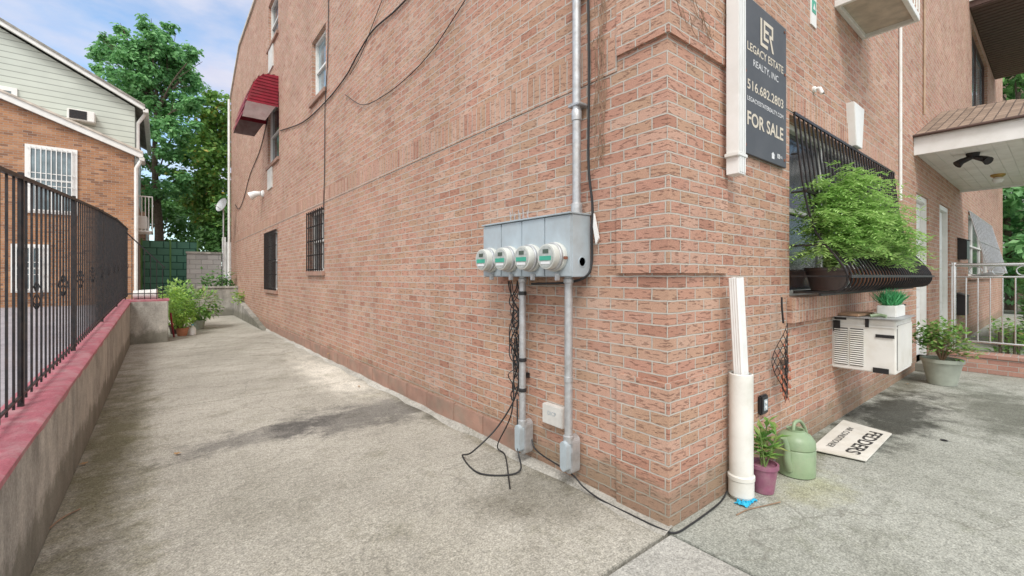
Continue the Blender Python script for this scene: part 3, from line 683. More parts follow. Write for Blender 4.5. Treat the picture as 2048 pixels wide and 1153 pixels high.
def marigold(name, label, pc, pr, pm, centres, group=None):
    T = thing(name, label, 'potted plant', pc)
    pot(T, pc, pr*.75, pr, .2, pm)
    sb = MB(); mb = MB()
    for c, sp, n in centres:
        for k in range(6):
            sb.tube(cat([(pc[0]+random.uniform(-.04, .04), pc[1], pc[2]+.15), tuple(lerp(pc[i], c[i], .5)+random.uniform(-.03, .03) for i in range(3)), tuple(c[i]+random.gauss(0, .3)*sp[i] for i in range(3))], 4), .007, 5, .004)
        fronds(mb, sb, c, sp, n, .18)
    sb.build('stems', 'stem', T); mb.build('foliage', 'leafm', T, recalc=False); return T
T = marigold('marigold_plant', 'large feathery green marigold in a dark pot at the left of the bulging grille', (2.27, -.16, 1.375), .16, 'darkpot',
    [((2.2, -.2, 2.12), (.28, .13, .26), 160), ((2.05, -.22, 1.85), (.22, .12, .28), 160), ((2.5, -.33, 2.08), (.3, .13, .32), 165), ((2.3, -.38, 1.85), (.3, .12, .25), 135), ((2.5, -.3, 2.36), (.3, .1, .12), 60)])
mb = MB()
for k in range(40):
    a = random.uniform(0, 6.28); mb.leaf(Vector((2.85, -.4, 2.4)), Vector((math.cos(a), math.sin(a), random.uniform(.1, .9))), Vector((0, 0, 1)), .04, .022)
mb.build('flower', 'flower', T, recalc=False)
marigold('marigold_plant', 'feathery green marigold in a terracotta pot spilling out of the grille toward the door', (3.3, -.2, 1.375), .15, 'terra',
    [((2.85, -.42, 2.0), (.32, .13, .34), 150), ((3.1, -.45, 1.85), (.34, .12, .3), 125), ((3.45, -.46, 1.78), (.3, .1, .22), 60)])
T = thing('flower_pot', 'empty terracotta pot at the right end inside the grille', 'pot', (4.3, -.2, 1.375)); pot(T, (4.3, -.2, 1.375), .11, .15, .2, 'terra')

# ---- lower air conditioner
T = thing('air_conditioner', 'old white air conditioner with black tape under the wide grilled window', 'air conditioner', (3.33, -.25, .58))
ax0, ax1, ay, az0, az1 = 3.0, 3.66, -.5, .575, 1.085
MB().box((ax0, ay, az0), (ax1, .01, az1)).build('casing', 'acb', T, bevel=.01)
for c0, c1 in ((-.255, -.15), (-.13, -.02)):
    MB().box((ax0-.003, c0, az0+.04), (ax0+.002, c1, az1-.1)).build('louvre_gap', 'midgap', T)
    mb = MB(); z = az0+.055
    while z < az1-.11: mb.obox((ax0-.007, (c0+c1)/2, z), (.007, (c1-c0)/2, .005), ry=R(25)); z += .021
    mb.build('louvres', 'acb', T)
MB().box((ax0+.03, ay-.004, az0+.04), (ax1-.03, ay+.002, az1-.05)).build('rear_grille_gap', 'midgap', T)
mb = MB(); x = ax0+.04
while x < ax1-.03: mb.box((x, ay-.01, az0+.04), (x+.009, ay-.004, az1-.05)); x += .018
mb.build('rear_grille', 'acb', T)
MB().box((ax0-.01, ay-.01, az1-.075), (ax0-.002, -.005, az1-.06)).build('seam', 'white', T)
for (a0, a1, c0, c1) in ((-.49, -.35, az1-.17, az1-.14), (-.30, -.27, az1-.08, az1+.002), (-.12, -.02, az1-.02, az1+.003), (-.45, -.33, az0+.0, az0+.05), (-.07, -.01, az1-.14, az1-.03)):
    MB().box((ax0-.012, a0, c0), (ax0-.0105, a1, c1)).build('tape', 'tape', T)
tag(MB().obox((3.3, -.27, az1+.012), (.36, .27, .004), rz=.02).build('metal_sheet', 'galv', org=(3.3, -.27, az1+.01)), 'grey metal sheet lying on the lower air conditioner', 'sheet')
tag(MB().obox((3.18, -.13, az1+.032), (.2, .11, .012), rz=-.1).build('wooden_plank', 'wood', org=(3.18, -.13, az1+.03), bevel=.003), 'short brown plank lying on the left of the lower air conditioner', 'plank')
T = thing('grass_planter', 'white rectangular planter of bright green grass on the lower air conditioner', 'planter', (3.35, -.4, az1+.017))
MB().box((3.12, -.48, az1+.017), (3.5, -.33, az1+.13)).build('box', 'white', T, bevel=.008)
mb = MB()
for i in range(420):
    p = Vector((random.uniform(3.14, 3.48), random.uniform(-.46, -.35), az1+.12)); d = Vector((random.gauss(0, .45), random.gauss(0, .45), 1)); mb.leaf(p, d, Vector((random.uniform(-1, 1), random.uniform(-1, 1), .1)), random.uniform(.12, .2), .009)
mb.build('grass', 'grassy', T, recalc=False)
T = thing('plastic_cup', 'black plastic cup beside the grass planter on the air conditioner', 'cup', (3.6, -.42, az1+.017))
MB().lathe([(.035, 0), (.045, .1), (.048, .1), (.048, .11), (.04, .11), (.032, .01)], (3.59, -.42, az1+.017)).build('body', 'black', T, smooth=True)
MB().lathe([(.048, .104), (.051, .106), (.051, .112), (.048, .114)], (3.59, -.42, az1+.017)).build('rim', 'black', T)
mb = MB(); mb.tube(cat([(3.03, -.3, az1+.03), (3.06, -.36, az1+.04), (3.05, -.42, az1+.03)]), .016, 8)
tag(mb.build('garden_trowel', 'can', org=(3.05, -.36, az1+.02), smooth=True), 'small green handled trowel on the air conditioner edge', 'trowel')
T = thing('air_conditioner', 'white air conditioner in a metal bracket high above the keystone', 'air conditioner', (3.57, -.25, 4.28))
MB().box((3.16, -.46, 4.34), (3.98, .01, 4.86)).build('casing', 'acb', T, bevel=.01)
MB().box((3.153, -.4, 4.42), (3.158, -.05, 4.8)).build('louvre_gap', 'midgap', T)
mb = MB(); z = 4.43
while z < 4.8: mb.obox((3.146, -.225, z), (.008, .175, .006), ry=R(25)); z += .028
mb.build('louvres', 'acb', T)
MB().box((3.06, -.5, 4.27), (3.1, 0, 4.34)).box((4.04, -.5, 4.27), (4.08, 0, 4.34)).box((3.1, -.5, 4.27), (4.04, -.46, 4.34)).box((3.1, -.04, 4.27), (4.04, 0, 4.34)).build('bracket', 'white', T, bevel=.004)
MB().box((3.1, -.46, 4.315), (4.04, -.04, 4.335)).build('base_tray', 'tray', T)
mb = MB()
for i in range(9):
    x = 3.08+i*.12; mb.box((x, -.505, 4.34), (x+.012, -.495, 5.0))
mb.box((3.06, -.51, 4.98), (4.08, -.49, 5.0)).build('guard', 'white', T)
xx = ony(1797, 300).x
tag(MB().tube([(xx, -.02, 2.58), (xx, -.02, 4.9), (xx, -.02, 7)], .02, 8).build('thin_conduit', 'white', org=(xx, 0, 2.6), smooth=True), 'thin white conduit running up the front wall right of the grille', 'conduit')
xx = ony(1845, 200).x
tag(MB().tube(cat([(xx, -.02, 4.2), (xx+.02, -.02, 6), (xx-.02, -.02, 8), (xx, -.02, 10)]), .016, 8).build('thin_cable', 'pipebrown', org=(xx, 0, 4.2), smooth=True), 'thin tan cable running up the front wall above the canopy', 'cable')

# ---- objects at the front wall base
pc = (.92, -.17, 0)
T = thing('dracaena_pot', 'leafy plant in a small purple pot beside the off-white drain pipe', 'potted plant', pc)
pot(T, pc, .065, .088, .2, 'purple', .008)
mb = MB(); sb = MB()
for s in range(5):
    bx, by = pc[0]+random.uniform(-.03, .03), pc[1]+random.uniform(-.03, .03); tx, ty = bx+random.uniform(-.05, .07), by+random.uniform(-.05, .05); h = random.uniform(.36, .52)
    sb.tube([(bx, by, .17), ((bx+tx)/2, (by+ty)/2, .17+(h-.17)*.5), (tx, ty, h)], .006, 6, .004)
    for k in range(16):
        t = random.uniform(.25, 1); a = random.uniform(0, 6.28); p = Vector((lerp(bx, tx, t), lerp(by, ty, t), .17+(h-.17)*t))
        mb.leaf(p, Vector((math.cos(a), math.sin(a), random.uniform(.0, 1.1))), Vector((0, 0, 1)), random.uniform(.07, .13), .035)
sb.build('stems', 'stem', T, smooth=True); mb.build('foliage', 'leafs', T, recalc=False)
wc = Vector((1.42, -.2, 0))
T = thing('watering_can', 'sage green plastic watering can beside the purple pot', 'watering can', wc)
MB().lathe([(.118, 0), (.13, .008), (.132, .19), (.125, .2), (.132, .21), (.128, .26), (.1, .3), (.07, .315), (.06, .325), (.06, .34), (.05, .335), (.05, .29)], wc, n=36).build('body', 'can', T, smooth=True)
MB().tube(cat([wc+Vector((-.12, -.0, .06)), wc+Vector((-.165, 0, .14)), wc+Vector((-.17, .0, .22)), wc+Vector((-.2, .01, .31))]), .028, 12, .02).build('spout', 'can', T, smooth=True)
MB().tube(cat([wc+Vector((-.05, 0, .32)), wc+Vector((-.02, 0, .385)), wc+Vector((.07, -.01, .38)), wc+Vector((.15, -.02, .29)), wc+Vector((.16, -.02, .18)), wc+Vector((.125, -.01, .1))], 6), .013, 10).build('handle', 'can', T, smooth=True)
T = thing('cardboard_panel', 'dirty white panel with upside down black lettering lying on the pavement', 'panel', (2.55, -.28, 0))
bz = .014
MB().prism([(1.98, -.12, bz), (3.12, -.06, bz), (3.0, -.47, bz), (2.05, -.49, bz)], (0, 0, .012)).build('sheet', 'board', T, bevel=.003)
text('FEDDERS', 'black_t', T, (2.52, -.375, .0265), (-1, .0, 0), (0, -1, 0), .78, .105, .022)
text('AIR CONDITIONER', 'black_t', T, (2.52, -.2, .0265), (-1, -.03, 0), (.03, -1, 0), .74, .05, .008)
p = ony(1521, 808)
T = thing('outdoor_outlet', 'small black framed electrical outlet low on the front wall', 'outlet', p)
MB().box((p.x-.06, -.035, p.z-.075), (p.x+.06, -.001, p.z+.075)).build('cover', 'tape', T, bevel=.01)
MB().box((p.x-.032, -.04, p.z-.045), (p.x+.032, -.035, p.z+.045)).build('plate', 'greycab', T, bevel=.004)
for s in (-1, 1): MB().lathe([(.013, 0), (.013, .004), (0, .004)], (p.x, -.04, p.z+s*.02), 'y', 14).build('socket', 'whitec', T)
p = ony(1566, 600, -.06); ox = p.x
T = thing('hanging_ornament', 'black wire net ornament with orange beads hanging under the grille', 'ornament', (ox, -.06, .45))
mb = MB(); N = 7
def op(u, v): return Vector((ox + (u-v)*.021, -.06-.03*math.cos((u-v)*.5), 1.12-(u+v)*.043))
for u in range(N+1):
    mb.tube([op(u, v) for v in range(N+1)], .003, 5); mb.tube([op(v, u) for v in range(N+1)], .003, 5)
for k in range(9): mb.tube([(ox+(k-4)*.02, -.07, .83), (ox+(k-4)*.016, -.075, .6-.03*(4-abs(k-4)))], .0025, 4)
mb.build('wire_net', 'iron', T)
MB().tube(cat([(ox, -.05, 1.33), (ox-.01, -.055, 1.25), (ox+.005, -.06, 1.12)]), .008, 6).build('hanger', 'iron', T, smooth=True)
mb = MB()
for k in range(0, 9, 2):
    for j in range(3):
        x = ox+(k-4)*.023; z = .74-.07*j-.02*(4-abs(k-4)); mb.lathe([(.001, .02), (.006, .005), (.009, -.008), (.006, -.018), (.001, -.022)], (x, -.08, z), n=8)
for u in range(1, 8, 2):
    for v in range(1, 8, 2):
        q = op(u, v); mb.lathe([(.001, .014), (.007, 0), (.001, -.014)], (q.x, q.y-.008, q.z), n=7)
mb.build('beads', 'orange', T, smooth=True)
mb = MB(); g = onz(1488, 1008); n = 9; vs = []
for i in range(n):
    for j in range(n):
        vs.append((g.x+(i-4)*.013+random.uniform(-.006, .006), g.y+(j-4)*.010+random.uniform(-.006, .006), .006+abs(random.gauss(0, .014))*(1-((i-4)**2+(j-4)**2)/40)))
mb.add(vs, [(i*n+j, (i+1)*n+j, (i+1)*n+j+1, i*n+j+1) for i in range(n-1) for j in range(n-1)])
for k in range(4): mb.tube(cat([(g.x+.04, g.y-.03+k*.018, .012), (g.x+.07, g.y-.035+k*.02, .02), (g.x+.09, g.y-.04+k*.022, .008)], 3), .008, 6)
tag(mb.build('rubber_glove', 'blue', org=(g.x, g.y, 0), smooth=True), 'crumpled blue rubber glove on the ground by the drain pipe', 'glove')
tag(MB().tube(cat([(.45, -.2, .006), (.56, -.22, .012), (.7, -.26, .006), (.83, -.31, .01)]), .004, 5).build('twig', 'twig', org=(.7, -.25, 0)), 'thin dry twig on the ground beside the blue glove', 'twig')
g = onz(1888, 882); tag(MB().lathe([(.02, .0), (.028, .004), (.02, .008), (.014, .004), (.02, 0)], (g.x, g.y, 0), n=20).build('rubber_ring', 'black', org=(g.x, g.y, 0), smooth=True), 'small black rubber ring on the pavement', 'ring')
pc = (6.12, -.42, 0)
T = thing('potted_shrub', 'leafy shrub in a sage grey pot near the entry railing', 'potted plant', pc)
pot(T, pc, .15, .21, .36, 'greypot', .02)
mb = MB(); sb = MB()
for k in range(24):
    a = random.uniform(0, 6.28); r = random.uniform(.1, .38); h = random.uniform(.45, .8)
    e_ = Vector((pc[0]+r*math.cos(a), pc[1]+r*math.sin(a)*.9, h)); sb.tube([(pc[0], pc[1], .3), ((pc[0]*.6+e_.x*.4), (pc[1]*.6+e_.y*.4), .5), e_], .008, 5, .003)
    for j in range(44):
        q = e_ + Vector((random.gauss(0, .075), random.gauss(0, .075), random.gauss(0, .055))); mb.leaf(q, Vector((random.gauss(0, 1), random.gauss(0, 1), random.uniform(-.3, .8))), Vector((0, 0, 1)), .07, .045)
sb.build('stems', 'twig', T); mb.build('foliage', 'leafs', T, recalc=False)
for i, (px, py, wh) in enumerate(((352, 912, 'small brown fallen leaf on the stained driveway'), (168, 932, 'pale curled fallen leaf near the retaining wall'), (720, 775, 'tiny brown leaf on the driveway near the brick wall'), (1812, 770, 'dark fallen leaf on the pavement by the shrub pot'), (310, 700, 'tiny leaf far up the driveway'))):
    g = onz(px, py); mb = MB()
    for k in range(3): mb.leaf(Vector((g.x, g.y, .012)), Vector((math.cos(k*.9+i), math.sin(k*.9+i), .25)), Vector((0, 0, 1)), .04, .025)
    tag(mb.build('fallen_leaf', 'dryleaf', org=(g.x, g.y, 0), recalc=False), wh, 'leaf', 'fallen leaves on the concrete')
a = onz(75, 1080); b = onz(160, 1020); tag(MB().tube(cat([(a.x, a.y, .006), ((a.x+b.x)/2, (a.y+b.y)/2+.04, .015), (b.x, b.y, .006)]), .005, 5).build('twig', 'twig', org=a), 'crooked dry twig lying beside the retaining wall', 'twig')
def weed(px, py, label, n=26, s=.05, z=0.0, m='leafg', h=.12):
    g = onz(px, py, z); mb = MB()
    for k in range(n):
        q = Vector((g.x+random.gauss(0, h*.3), g.y+random.gauss(0, h*.4), z+random.uniform(.01, h))); mb.leaf(q, Vector((random.gauss(0, 1), random.gauss(0, 1), .7)), Vector((0, 0, 1)), s, s*.45)
    tag(mb.build('weed', m, org=(g.x, g.y, z), recalc=False), label, 'weed')
weed(661, 722, 'dry weed tuft growing at the foot of the brick wall', 30, .06, 0, 'dryleaf', .16)

# ---- entry
c_ = thing('brick_curb', 'low red brick curb wall under the steel railing', 'wall', (7.7, -2, 0))
MB().box((7.55, -4, 0), (7.87, -.32, .24)).build('curb_body', 'brick_red', c_, bevel=.006); MB().box((7.53, -4.02, .24), (7.89, -.3, .30)).build('curb_cap', 'brick_red', c_, bevel=.006)
T = thing('steel_railing', 'stainless steel railing on the low brick curb beside the entry', 'railing', (7.7, -2, .3))
for y in (-.36, -1.3, -2.3, -3.3): MB().tube([(7.7, y, .3), (7.7, y, 1.72)], .03, 12).build('post', 'steel', T, smooth=True)
for z, r in ((1.68, .028), (1.49, .016), (.47, .018)): MB().tube([(7.7, -.3, z), (7.7, -3.4, z)], r, 10).build('rail', 'steel', T, smooth=True)
mb = MB(); y = -.5
while y > -3.3: mb.tube([(7.7, y, .47), (7.7, y, 1.49)], .009, 8); y -= .13
mb.build('balusters', 'steel', T, smooth=True)
for yc in (-.6, -.85, -1.1): MB().tube([(7.7, yc+.07*math.cos(a*math.pi/10), 1.585+.07*math.sin(a*math.pi/10)) for a in range(21)], .008, 6).build('ring_ornament', 'steel', T, smooth=True)
for (px, py, lb_) in ((1925, 500, 'upper black mailbox on the entry wall'), (1923, 610, 'lower black mailbox near the steel railing')):
    p = ony(px, py, -.06)
    T = thing('mailbox', lb_, 'mailbox', p)
    MB().box((p.x-.22, -.15, p.z-.22), (p.x+.22, -.001, p.z+.2)).build('box', 'tape', T, bevel=.01)
    MB().prism([(p.x-.24, -.18, p.z+.2), (p.x-.24, 0, p.z+.2), (p.x-.24, 0, p.z+.27)], (.48, 0, 0)).build('lid', 'iron', T)
T = thing('flood_light', 'black twin head flood light under the white canopy', 'lamp', (7.64, -.58, 3.43))
MB().lathe([(.07, -.04), (.08, 0), (.08, .02)], (7.64, -.58, 3.42)).build('mount', 'iron', T, smooth=True)
for s in (-1, 1):
    MB().tube([(7.64, -.58, 3.38), (7.64+.03*s, -.58-.12*s, 3.33), (7.6+.02*s, -.58-.17*s, 3.28)], .03, 10, .065).build('lamp_head', 'iron', T, smooth=True)
T = thing('ceiling_lamp', 'small brass ceiling lamp under the canopy', 'lamp', (10.1, -.69, 3.43))
MB().lathe([(.1, 0), (.1, -.03), (.06, -.06)], (10.1, -.69, 3.44)).build('mount', 'copper', T, smooth=True); MB().lathe([(.055, -.06), (.08, -.1), (.05, -.16), (.001, -.17)], (10.1, -.69, 3.44)).build('shade', 'whitec', T, smooth=True)
T = thing('window_grille', 'pale slanted security grille on the far front window beyond the doors', 'grille', (15.8, 0, 1.5))
mb = MB(); n = 15
for i in range(n+1):
    x = lerp(13.2, 18.5, i/n); mb.tube([(x, -.02, 3.1), (x, -.35, 1.6), (x, -.02, 1.5)], .012, 5)
mb.build('bars', 'galv', T)
for y, z in ((-.02, 3.1), (-.19, 2.35), (-.35, 1.6)): MB().tube([(13.15, y, z), (18.55, y, z)], .016, 5).build('cross_rail', 'galv', T)

# ---- side wall fittings
T = thing('metal_awning', 'dark red ribbed metal awning over the second floor alley window', 'awning', (-.4, 12, 5.3))
prof = [(q[0], q[1]) for q in cat([(0, 6.62, 0), (-.3, 6.58, 0), (-.52, 6.38, 0), (-.68, 5.95, 0), (-.80, 5.42, 0)], 5)]
mb = MB(); ya, yb = 11.05, 12.7
for k in range(len(prof)-1):
    (x_0, z_0), (x_1, z_1) = prof[k], prof[k+1]; o_ = .02 if k % 2 else 0
    mb.poly([(x_0-o_, ya, z_0+o_), (x_1-o_, ya, z_1+o_*.3), (x_1-o_, yb, z_1+o_*.3), (x_0-o_, yb, z_0+o_)])
mb.build('hood', 'awn', T)
def bot(x): return 5.42 if x < -.3 else lerp(5.42, 5.95, (x+.3)/.3)
for y in (ya, yb-.02):
    mb = MB(); m2 = MB(); nn = len(prof); za = 5.82
    for k in range(nn-1):
        (x_0, z_0), (x_1, z_1) = prof[k], prof[k+1]
        if z_1 > za: mb.prism([(x_0, y, z_0), (x_1, y, z_1), (x_1, y, za), (x_0, y, za)], (0, .02, 0)); m2.prism([(x_0, y+.002, za), (x_1, y+.002, za), (x_1, y+.002, min(za-.001, bot(x_1))), (x_0, y+.002, min(za-.001, bot(x_0)))], (0, .016, 0))
        else: m2.prism([(x_0, y+.002, min(z_0, za)), (x_1, y+.002, z_1), (x_1, y+.002, bot(x_1)-.001), (x_0, y+.002, bot(x_0)-.001)], (0, .016, 0))
    sp = mb.build('side_panel', 'awn', T); m2.build('valance', 'awnside', T)
    for z in (5.9, 5.98, 6.06, 6.14, 6.22, 6.3, 6.38, 6.46, 6.54):
        xe = min(x for x, zz in prof if zz > z-.03); MB().box((xe+.02, y-.016, z-.014), (0, y-.001, z+.014)).build('rib', 'awn', sp, bevel=.005)
p = onx(527, 388)
T = thing('wall_lamp', 'white outdoor lamp on the far alley wall below the vent', 'lamp', (-.1, p.y, p.z))
MB().lathe([(.1, 0), (.1, .04), (.05, .08)], (0, p.y, p.z), '-x').build('mount', 'whitec', T, smooth=True)
MB().tube([(-.08, p.y, p.z), (-.2, p.y+.05, p.z-.02), (-.33, p.y+.1, p.z-.1)], .06, 10, .12).build('lamp_head', 'whitec', T, smooth=True)
def cable(pix, label, r=.012, m='black', X=-.02):
    pts = [onx(a, b, X) for a, b in pix]; o = MB().tube(cat(pts, 7), r, 6).build('wall_cable', m, org=pts[0], smooth=True); tag(o, label, 'cable')
cable([(830, -20), (790, 22), (745, 62), (715, 110), (690, 155), (650, 205), (605, 245), (560, 262)], 'thick black cable sagging across the upper alley wall to the awning window', .011)
cable([(940, -15), (905, 40), (865, 100), (820, 150), (770, 190), (725, 210), (690, 190)], 'thin black cable curving down the upper middle of the alley wall', .0055)
cable([(657, -10), (655, 120), (650, 210), (649, 330), (647, 420)], 'straight black cable dropping down to the nearer barred window', .008)
cable([(536, 235), (520, 300), (500, 350), (488, 395), (478, 418), (470, 410)], 'thin black cable looping down the far end of the alley wall', .012)
cable([(768, -10), (745, 50), (722, 110), (700, 150)], 'faint thin cable high on the alley wall crossing the thick one', .005)
mb = MB().prism([(-.16, 12.2, -.01), (-.16, 18.5, -.01), (-.16, 18.5, .72), (-.16, 17, .6)], (.158, 0, 0))
tag(mb.build('sloped_kerb', 'conc_d', org=(-.1, 15, 0), bevel=.01), 'sloping concrete kerb against the far end of the brick wall', 'kerb')
mb = MB()
for k in range(120):
    q = Vector((-.15+random.gauss(0, .1), 17.0+random.gauss(0, .15), .75+random.gauss(0, .12))); mb.leaf(q, Vector((random.gauss(0, 1), random.gauss(0, 1), .5)), Vector((0, 0, 1)), .12, .07)
tag(mb.build('weed', 'leafg', org=(-.1, 17, .6), recalc=False), 'lime green weed on the sloping kerb at the end of the alley', 'weed')
T = thing('concrete_planter_wall', 'low dark concrete wall closing the end of the driveway', 'wall', (-.9, 18.6, 0))
MB().box((-1.25, 18.5, 0), (-.0, 18.75, 1.05)).build('wall_body', 'conc_d', T, bevel=.01); MB().box((-1.3, 18.46, 1.05), (.0, 18.8, 1.12)).build('wall_cap', 'conc', T, bevel=.01)
T = thing('block_wall', 'grey concrete block wall behind the end of the driveway', 'wall', (-.9, 21, 0))
MB().box((-1.5, 21.2, 0), (-.3, 21.45, 2.45)).build('wall_body', 'block', T); MB().box((-1.53, 21.17, 2.45), (-.27, 21.48, 2.53)).build('wall_cap', 'conc_d', T)
T = thing('green_fence', 'dark green scalloped panel fence beyond the driveway', 'fence', (-2.3, 23, 0))
for i in range(2): MB().box((-2.95+i*.95, 22.5, 0), (-2.02+i*.95, 22.55, 3.0)).build('panel', 'greenfence', T)
for i in range(3): MB().box((-3.0+i*.95, 22.46, 0), (-2.94+i*.95, 22.6, 3.08)).build('post', 'leafd', T)
T = thing('satellite_dish', 'grey satellite dish on a pole at the end of the alley', 'dish', (-.3, 19.6, 1))
dp = CAM+ray(447, 412)*17.2
mb = MB(); mb.lathe([(.001, 0), (.12, .012), (.22, .05), (.28, .09), (.285, .095), (.22, .06), (.001, .012)], (0, 0, 0), 'y', 24)
rm = Matrix.Rotation(R(-62), 3, 'Z') @ Matrix.Rotation(R(-20), 3, 'X')
mb.v = [tuple(dp + rm @ Vector(v)) for v in mb.v]
mb.build('reflector', 'galv', T, smooth=True); MB().tube([(dp.x, dp.y+.05, dp.z), (dp.x, dp.y+.05, .6)], .025, 8).build('pole', 'galv', T); MB().tube([(dp.x, dp.y, dp.z-.2), (dp.x-.3, dp.y-.1, dp.z)], .015, 6).build('arm', 'galv', T)
T = thing('white_gate', 'white post and panel gate beside the block wall', 'gate', (-.35, 21, 0))
MB().box((-.26, 21.3, 0), (-.12, 21.42, 3.2)).build('post', 'white', T, bevel=.01); MB().box((-.12, 21.34, 1.6), (.3, 21.38, 3.0)).build('panel', 'white', T)

# ---- retaining wall
def zc(y): return .62+.026*y
T = thing('retaining_wall', 'streaked concrete retaining wall with pink painted top along the driveway', 'wall', (-3, 5, 0))
mb = MB()
for (a, b) in ((-3, 3.2), (3.21, 7.3), (7.31, 11.3)):
    mb.prism([(-3.12, a, -.1), (-3.12, b, -.1), (-3.12, b, zc(b)), (-3.12, a, zc(a))], (.24, 0, 0))
mb.build('wall_body', 'conc', T, bevel=.006)
MB().box((-3.1, 11.31, -.1), (-2.22, 12.3, .93)).build('end_block', 'conc', T, bevel=.015)
n = 90; vs = []
for i in range(n+1):
    y = lerp(-3, 11.6, i/n); z = zc(y); j = random.uniform(-.006, .006); k = random.uniform(-.014, .012)
    vs += [(-3.11, y, z+.001), (-3.105, y, z+.04+j), (-2.90+j, y, z+.035+j), (-2.872, y, z+.02), (-2.872+j*.3, y, z-.012+k), (-2.884, y, z-.014+k)]
fs = [(i*6+j, i*6+j+1, (i+1)*6+j+1, (i+1)*6+j) for i in range(n) for j in range(5)]
mb = MB(); mb.add(vs, fs); mb.box((-3.1, 11.36, .93), (-2.2, 12.35, .965)); mb.build('painted_cap', 'pink', T, smooth=True)
HT = [(0, 1.93), (1.87, 2.05), (3.58, 2.18), (6.6, 2.4), (10, 2.6), (13.7, 2.72)]
def ft(y):
    for (a, b), (c, d) in zip(HT, HT[1:]):
        if a <= y <= c: return lerp(b, d, (y-a)/(c-a))
    return 2.72 if y > 13 else 1.93
T = thing('iron_fence', 'black iron picket fence on the pink topped retaining wall', 'fence', (-3.02, 6, .8))
mb = MB(); y = .3; i = 0
while y < 13.6:
    zb_ = zc(min(y, 11.6))+.06; mb.box((-3.026, y-.0055, zb_), (-3.015, y+.0055, ft(y)))
    if i % 7 == 3:
        tw = MB(); zm = lerp(zb_, ft(y), .45)
        for k in range(4):
            a0 = k*math.pi/2; tw.tube([(-3.021+.03*math.sin(t*math.pi)*math.cos(a0+t*3), y+.03*math.sin(t*math.pi)*math.sin(a0+t*3), zm-.1+.2*t) for t in [j/6 for j in range(7)]], .0045, 4)
        tw.build('basket_twist', 'iron', T)
    y += .15; i += 1
mb.build('pickets', 'iron', T)
seg = [lerp(.2, 13.7, k/30) for k in range(31)]
MB().tube([(-3.021, y, ft(y)) for y in seg], .017, 4).build('top_rail', 'iron', T)
MB().tube([(-3.021, y, zc(min(y, 11.6))+.10) for y in seg], .010, 4).build('bottom_rail', 'iron', T)
for y in (.3, 2.42, 4.5, 7.2, 9.9, 12.6): MB().box((-3.034, y-.013, zc(min(y, 11.6))+.02), (-3.008, y+.013, ft(y)+.03)).build('post', 'iron', T)
T = thing('iron_fence', 'short black iron railing panel across the concrete end block', 'fence', (-2.6, 11.8, .95))
mb = MB()
for i in range(7):
    x = -2.98+i*.11; mb.box((x-.007, 11.8, .96), (x+.007, 11.814, 2.5-.13*i))
mb.build('pickets', 'iron', T); MB().tube([(-3.0, 11.807, 2.53), (-2.28, 11.807, 1.7)], .018, 4).build('top_rail', 'iron', T); MB().tube([(-3.0, 11.807, 1.1), (-2.28, 11.807, 1.1)], .014, 4).build('bottom_rail', 'iron', T)

def bushy(name, label, c, pr, ph, pm, h, sp, n, m, ls=.09):
    T = thing(name, label, 'potted plant', c); pot(T, c, pr*.75, pr, ph, pm)
    mb = MB(); sb = MB()
    for k in range(9):
        e_ = Vector((c[0]+random.gauss(0, sp*.5), c[1]+random.gauss(0, sp*.5), c[2]+ph+h*random.uniform(.4, .9))); sb.tube([(c[0], c[1], c[2]+ph*.8), e_], .008, 5, .004)
    for k in range(n):
        u = Vector((random.gauss(0, 1), random.gauss(0, 1), random.gauss(0, 1))).normalized()*random.uniform(.5, 1)
        q = Vector((c[0]+u.x*sp, c[1]+u.y*sp, c[2]+ph+h*.5+u.z*h*.5)); mb.leaf(q, u+Vector((random.gauss(0, .5), random.gauss(0, .5), -.2)), Vector((0, 0, 1)), ls*random.uniform(.7, 1.3), ls*.55)
    sb.build('stems', 'stem', T); mb.build('foliage', m, T, recalc=False)
bushy('leafy_plant', 'lime green leafy plant in a terracotta pot nearest along the driveway', (-1.93, 12.4, 0), .13, .2, 'terra', .85, .3, 520, 'leafg', .1)
bushy('leafy_plant', 'bright green plant in front of the concrete end block', (-2.05, 13.0, 0), .14, .22, 'darkpot', 1.0, .35, 520, 'leafg', .1)
bushy('leafy_plant', 'darker green spreading plant rightmost of the driveway pots', (-1.5, 13.9, 0), .15, .25, 'greypot', .9, .55, 700, 'leafs', .13)
bushy('leafy_plant', 'tall green plant at the back of the driveway pots', (-1.95, 14.6, 0), .15, .25, 'terra', 1.15, .5, 560, 'leafm', .13)
jc = (-1.72, 12.45, 0)
T = thing('water_jug', 'translucent white water jug beside the terracotta pot', 'jug', jc)
MB().lathe([(.07, 0), (.078, .01), (.078, .14), (.06, .19), (.025, .22), (.022, .25)], jc, n=16).build('body', 'whitec', T, smooth=True); MB().lathe([(.027, .245), (.027, .27), (.001, .272)], jc, n=14).build('cap', 'blue', T, smooth=True)
T = thing('paint_bucket', 'white plastic bucket lying on the concrete end block', 'bucket', (-2.6, 12.1, .97))
MB().tube([(-2.85, 12.1, 1.07), (-2.45, 12.05, 1.07)], .1, 16, .12).build('body', 'white', T, smooth=True); MB().tube([(-2.45, 12.05, 1.07), (-2.42, 12.046, 1.07)], .13, 16).build('rim', 'white', T, smooth=True)
tag(MB().tube(cat([(-2.1, 12.2, .0), (-2.14, 12.0, .3), (-2.17, 11.85, .62)]), .02, 6).build('red_pole', 'awn', org=(-2.1, 12, 0), smooth=True), 'red plastic pole leaning on the end block behind the pots', 'pole')

